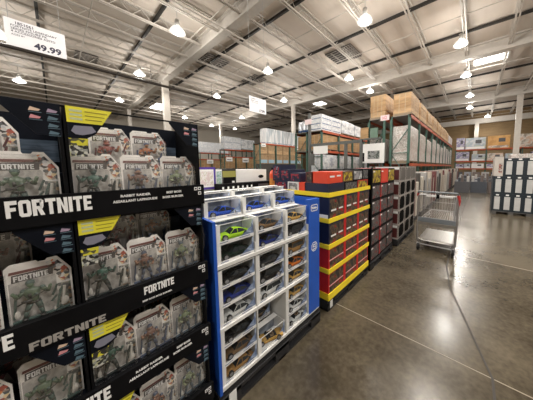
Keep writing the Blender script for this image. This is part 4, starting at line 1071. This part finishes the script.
# --- rack B
rack(-6.62, -5.76, 8.1, 14.5, 4, [2.3, 3.24], 3.24, 'orange-beamed rack with printed white boxes on top, in the middle')
rack(-7.50, -6.66, 8.1, 14.5, 4, [2.3, 3.24], 3.24, 'rack joined behind the middle orange-beamed rack')
WBP = MP('white_blue_print', [(.68, .69, .71), (.78, .78, .78), (.52, .56, .62), (.74, .74, .74), (.42, .46, .52), (.76, .76, .76)], 5, .45, (1, 1, 1), False, 'NOISE')
SILP = MP('silver_panel_print', [(.72, .73, .74), (.36, .38, .40), (.62, .64, .66), (.75, .75, .75), (.45, .5, .54)], 2.6, .45, (1, 1, .15), False, 'NOISE')
def white_boxes(x0, x1, y0, y1, z0, z1, ny, nz, where, grp, nx=1, mat=None, axis='y'):
    hz = (z1 - z0) / nz
    for a in range(ny):
        for c in range(nz):
            for q in range(nx):
                ya = y0 + (y1 - y0) * a / ny; yb = y0 + (y1 - y0) * (a + 1) / ny - .015; xa = x0 + (x1 - x0) * q / nx; xb = x0 + (x1 - x0) * (q + 1) / nx - .01
                b = MB().box(xa, xb, ya, yb, z0 + .0005 + c * hz, z0 + (c + 1) * hz - .006)
                lb = 'printed box %s, %s along, %s layer up' % (where, nth[a % 12], nth[c]) + (', %s across' % nth[q] if nx > 1 else '')
                o = b.build('printed_box', mat or WBP); tag(o, lb, 'carton', grp)
                f = MB().box(xb, xb + .003, ya + .06, yb - .06, z0 + c * hz + .05, z0 + c * hz + .09).box(xa + .05, xb - .05, ya - .003, ya, z0 + c * hz + .05, z0 + c * hz + .09)
                f.build('printed_strip', M('strip_blue', (.12, .17, .28), .5) if not bpy.data.materials.get('strip_blue') else bpy.data.materials['strip_blue'], o)
white_boxes(-6.56, -5.80, 8.14, 9.95, 3.25, 4.0, 2, 3, 'on top of the middle rack, near load', 'white printed boxes on racks', mat=WBP)
wrapped(-6.56, -5.80, 10.05, 11.5, 3.241, 4.0, 'white and blue wrapped load on top of the middle rack', WRAPB, 'wrapped loads on racks')
wrapped(-6.56, -5.80, 11.6, 13.0, 3.241, 3.95, 'bluish wrapped load farther along the middle rack top', WRAPB, 'wrapped loads on racks')
wrapped(-6.56, -5.80, 13.1, 14.4, 3.241, 3.9, 'farthest wrapped load on the middle rack top', WRAPB, 'wrapped loads on racks')
for k, (ya, yb) in enumerate(bays(8.1, 14.5, 4)):
    carton_stack(-6.54, -5.82, ya, yb, 2.301, 3.08, 2, 'load %s on the lower beam of the middle rack' % nth[k], 'brown cartons in the middle rack')
    wrapped(-6.54, -5.82, ya, yb, .9, 2.1, 'pale load under the lower beam of the middle rack, %s bay' % nth[k], WRAPB, 'wrapped loads on racks')
sh_ = 0
for k, (ya, yb) in enumerate(bays(8.1, 14.5, 4)):
    tag(MB().box(-6.53, -5.84, ya, yb, .0, .895).build('goods_block', TALL[3]), 'dark floor goods under the middle rack, %s bay' % nth[k], 'goods', 'floor goods under the racks')
    if k: tag(MB().box(-7.42, -6.76, ya, yb, 3.2405, 3.9).build('goods_block', WRAPB), 'pale goods on top of the joined rack, %s bay' % nth[k], 'goods', 'goods on the joined rack')
# grey kettle grills boxes on the joined rack
for k in range(3):
    e = empty('canister', (-7.30 + k * .27, 8.35, 3.2405), 'silver canister on blue base, %s from the left on the rack' % nth[k], 'canister', 'silver canisters on the rack')
    MB().lathe([(.001, .58), (.09, .57), (.11, .54), (.115, .14)], n=16).build('canister_body', M('canister_silver', (.5, .52, .55), .3, .5), e, smooth=True)
    MB().lathe([(.115, .14), (.125, .12), (.125, 0), (.001, 0)], n=16).build('canister_base', M('canister_blue', (.02, .06, .16), .4), e, smooth=True)
carton_stack(-7.40, -6.76, 8.21, 9.6, 2.301, 3.05, 2, 'the rack joined behind the middle rack', 'brown cartons in the joined rack')
# grey crossbeam frame in front
gf = empty('steel_frame', (-5.30, 6.5, 0), 'dark grey steel frame with long cross beam before the racks', 'steel frame')
for x in (0, .04 + 1.60): MB().box(x, x + .09, 0, .09, 0, 3.6 if x == 0 else 2.4).build('upright', GREYR, gf)
MB().box(.12, 2.30, .01, .08, 2.30, 2.40).build('cross_beam', GREYR, gf); MB().box(2.22, 2.30, .0, .09, 0, 2.4).build('upright', GREYR, gf)
MB().box(.28, .95, -.012, -.002, 1.99, 2.29).build('sign_board', WHT, gf)
MB().box(.30, .33, -.3, .0, 1.55, 2.0).build('brace', GREYR, gf)
e = empty('pink_tag_sign', (-5.16, 6.44, 3.16), 'small pink and white sign on the grey steel upright', 'sign'); MB().box(-.25, .08, 0, .01, 0, .2).build('board', bpy.data.materials['pink_white'], e)
# small white cards hanging on the racks
for k, (x, y, z, wd, lb) in enumerate([(-12.398, 13.5, 3.0, .5, 'white card hanging at the right end of the left middle rack'), (-12.398, 9.75, 3.0, .4, 'reddish white card at the left end of the left middle rack'),
        (-19.998, 11.2, 2.1, .7, 'white card low on the farther left rack, left one'), (-19.998, 13.1, 2.02, .8, 'white card low on the farther left rack, right one'),
        (-25.998, 12.0, 1.95, .8, 'white card on the farthest left rack, left one'), (-25.998, 13.9, 1.88, .9, 'white card on the farthest left rack, right one'),
        (-5.758, 12.6, 1.93, .5, 'white card on the aisle side of the middle rack')]):
    e = empty('rack_card', (x, y, z), lb, 'sign', 'white cards hanging on the racks')
    MB().box(0, .01, 0, wd, 0, wd * .62).build('board', WHT, e); MB().box(.010, .012, wd * .15, wd * .8, wd * .2, wd * .3).build('lettering', DKLET, e)
# --- rack C, D, E further left
rack(-13.2, -12.4, 9.6, 14.4, 3, [3.28], 3.28, 'orange-beamed rack with grey boxes on top, left of the middle')
white_boxes(-13.1, -12.42, 10.2, 14.3, 3.285, 4.42, 7, 1, 'standing on the left middle rack', 'grey printed boxes on the left middle rack', mat=SILP)
WTR = MP('water_boxes', [(.33, .22, .12), (.36, .25, .14), (.30, .19, .1)], 4, .6, (1, 1, 1), False, 'NOISE'); WTB = M('water_blue', (.28, .42, .52), .5)
for k in range(6):
    for q in range(2):
        ba = bays(9.6, 14.4, 3)[k // 2]; ya = ba[0] + (k % 2) * .72; z0 = 1.75 + q * .72
        o = MB().box(-13.1, -12.45, ya, ya + .66, z0, z0 + .70).build('brown_carton', WTR); tag(o, 'brown and blue carton, %s along, %s row, left middle rack' % (nth[k], ['lower', 'upper'][q]), 'carton', 'brown and blue cartons in the left middle rack')
        MB().box(-12.45, -12.447, ya + .02, ya + .60, z0 + .05, z0 + .3).build('blue_print', WTB if q == 0 else CBX[1], o)
for k, (ya, yb) in enumerate(bays(9.6, 14.4, 3)):
    tag(MB().box(-13.1, -12.46, ya, yb, 0, 1.745).build('goods_block', TALL[3]), 'dark floor goods under the left middle rack, %s bay' % nth[k], 'goods', 'floor goods under the racks')
rack(-20.9, -20.0, 11.0, 15.0, 3, [2.6, 3.34], 3.34, 'orange-beamed rack with white boxes, farther left')
white_boxes(-20.8, -20.02, 11.1, 13.0, 3.345, 4.65, 2, 2, 'on the farther left rack', 'white boxes on the farther left rack', mat=WBP)
wrapped(-20.8, -20.02, 13.1, 14.8, 3.341, 4.5, 'bluish wrapped load on the farther left rack', WRAPB, 'wrapped loads on racks')
rack(-26.9, -26.0, 11.2, 15.5, 3, [2.5, 3.3], 3.3, 'orange-beamed rack at the far left edge behind the black display')
white_boxes(-26.8, -26.02, 11.3, 14.9, 3.305, 4.6, 4, 1, 'on the farthest left rack', 'white boxes on the farthest left rack', mat=WBP)
for k in range(3):
    (ya, yb), (yc, yd) = bays(11.0, 15.0, 3)[k], bays(11.2, 15.5, 3)[k]
    tag(MB().box(-20.8, -20.1, ya, yb, 0, 1.299).build('goods_block', TALL[4]), 'grey floor goods under the farther left rack, %s bay' % nth[k], 'goods', 'floor goods under the racks')
    tag(MB().box(-26.8, -26.1, yc, yd, 0, 1.299).build('goods_block', TALL[4]), 'grey floor goods under the farthest left rack, %s bay' % nth[k], 'goods', 'floor goods under the racks')
    carton_stack(-20.8, -20.1, ya, yb, 1.3, 2.45, 2, 'load %s in the farther left rack' % nth[k], 'brown cartons in the far left racks')
    carton_stack(-26.8, -26.1, yc, yd, 1.3, 2.35, 2, 'load %s in the farthest left rack' % nth[k], 'brown cartons in the far left racks')
# --- back racks
YBK = 25.0
rack(-1.72, 7.56, YBK, YBK + 1.1, 4, [1.30, 2.0, 3.09], 3.09, 'long orange-beamed rack across the back wall', 'x')
VIO = MP('violet_picture', [(.50, .50, .56), (.16, .11, .30), (.62, .62, .62), (.22, .18, .38), (.35, .36, .44)], 2.2, .5, (1, 1, 1), False, 'NOISE')
LBL = MP('pale_blue_picture', [(.50, .56, .60), (.62, .62, .62), (.35, .42, .52), (.45, .5, .45)], 2.2, .5, (1, 1, 1), False, 'NOISE')
ORP = MP('orange_picture', [(.62, .32, .09), (.60, .34, .12), (.50, .26, .08)], 2.0, .5, (1, 1, 1), False, 'NOISE')
ORW = MP('peach_picture', [(.62, .52, .42), (.55, .35, .25), (.65, .6, .55), (.3, .25, .2)], 2.2, .5, (1, 1, 1), False, 'NOISE')
bx = [(-1.66, -1.02, 3.091, 4.2, VIO, 'violet and white box at the left end, back rack top shelf'), (-.95, .52, 3.091, 4.15, LBL, 'pale blue picture box on the back rack top shelf'), (.66, 2.12, 3.091, 4.2, ORP, 'big orange box with dark picture on the back rack top shelf'),
      (2.72, 4.3, 3.0912, 4.2, ORW, 'peach and white box right of the white column, back rack top'), (4.4, 5.9, 3.091, 4.1, LBL, 'pale box farther right on the back rack top shelf'), (6.0, 7.6, 3.091, 4.1, ORW, 'peach box at the right end of the back rack top'),
      (-1.64, -.62, 2.001, 2.85, VIO, 'violet and orange box on the middle shelf of the back rack'), (-.42, .55, 2.001, 2.62, LBL, 'pale box on the middle shelf of the back rack'), (.70, 1.75, 2.001, 2.66, ORW, 'pale pink box on the middle shelf of the back rack'), (1.9, 2.8, 2.001, 2.6, LBL, 'pale box behind the white column, back rack middle shelf'), (3.5, 5.1, 2.001, 2.7, VIO, 'violet box far right on the back rack middle shelf'),
      (-1.62, -1.0, 1.301, 1.72, VIO, 'small violet box on the lower shelf of the back rack'), (-.95, -.50, 1.301, 1.75, LBL, 'small pale box on the lower shelf of the back rack'), (-.40, .5, 1.301, 1.74, WHT, 'long white box on the lower shelf of the back rack'), (.70, 1.6, 1.301, 1.7, VIO, 'dark violet box on the lower shelf of the back rack'), (1.7, 2.8, 1.301, 1.7, LBL, 'pale box far right on the lower shelf')]
for a, b_, z0, z1, m_, lb in bx:
    e = empty('boxed_goods', (a, YBK + .10, z0), lb, 'carton', 'large boxes on the back rack'); wd, hh = b_ - a, z1 - z0
    MB().box(0, wd, 0, .88, 0, hh).build('carton', m_, e)
    MB().box(wd * .05, wd * .95, -.006, 0, hh * .04, hh * .22).build('lower_print', ORW if m_ in (ORP, ORW) else WHT, e)
    MB().box(wd * .5, wd * .8, -.008, 0, hh * .5, hh * .8).build('dark_picture', M('dim_picture', (.08, .08, .09), .5) if not bpy.data.materials.get('dim_picture') else bpy.data.materials['dim_picture'], e)
# floor goods before the back rack
rnd = random.Random(3)
PATIO = [M('patio_%d' % i, c, .5) for i, c in enumerate([(.10, .10, .11), (.30, .31, .34), (.16, .13, .12), (.45, .44, .43), (.07, .08, .10)])]
for k in range(9):
    x = -1.5 + k * .62; y = 23.2 + .5 * (k % 2)
    e = empty('patio_chair', (x, y, 0), 'grey patio armchair before the back rack, %s from the left' % nth[k], 'chair', 'patio chairs before the back rack')
    m1 = PATIO[k % 5]; m2 = PATIO[(k + 1) % 5]
    MB().box(0, .52, 0, .5, .36, .46).build('seat', m2, e)
    MB().box(0, .52, .44, .52, .46, .98).build('backrest', m1, e)
    for lx in (0, .48):
        for ly in (0, .48): MB().box(lx, lx + .04, ly, ly + .04, 0, .36).build('leg', PATIO[0], e)
        MB().box(lx, lx + .04, 0, .5, .62, .66).box(lx, lx + .04, 0, .04, .46, .62).build('armrest', PATIO[0], e)
for k in range(12):
    x = -.95 + (k % 6) * .74
    e = empty('low_bin', (x, (14.6 if k < 6 else 18.2) + .3 * (k % 3), 0), 'low dark goods bin, %s from the left, %s row across the aisle' % (nth[k % 6], ['nearer', 'farther'][k // 6]), 'bin', 'low bins before the back rack')
    if k < 0: continue
    MB().box(0, .7, 0, .7, 0, .62).build('bin_body', PATIO[(0, 4, 2)[k % 3]], e)
    for q in range(5):
        hz = .70 + .07 * ((k * 3 + q * 2) % 5)
        MB().box(.03 + q * .13, .145 + q * .13, .04 + .03 * (q % 2), .64, .6205, hz).build('goods_pack', PATIO[(k * 2 + q * 3 + 1) % 5], e)
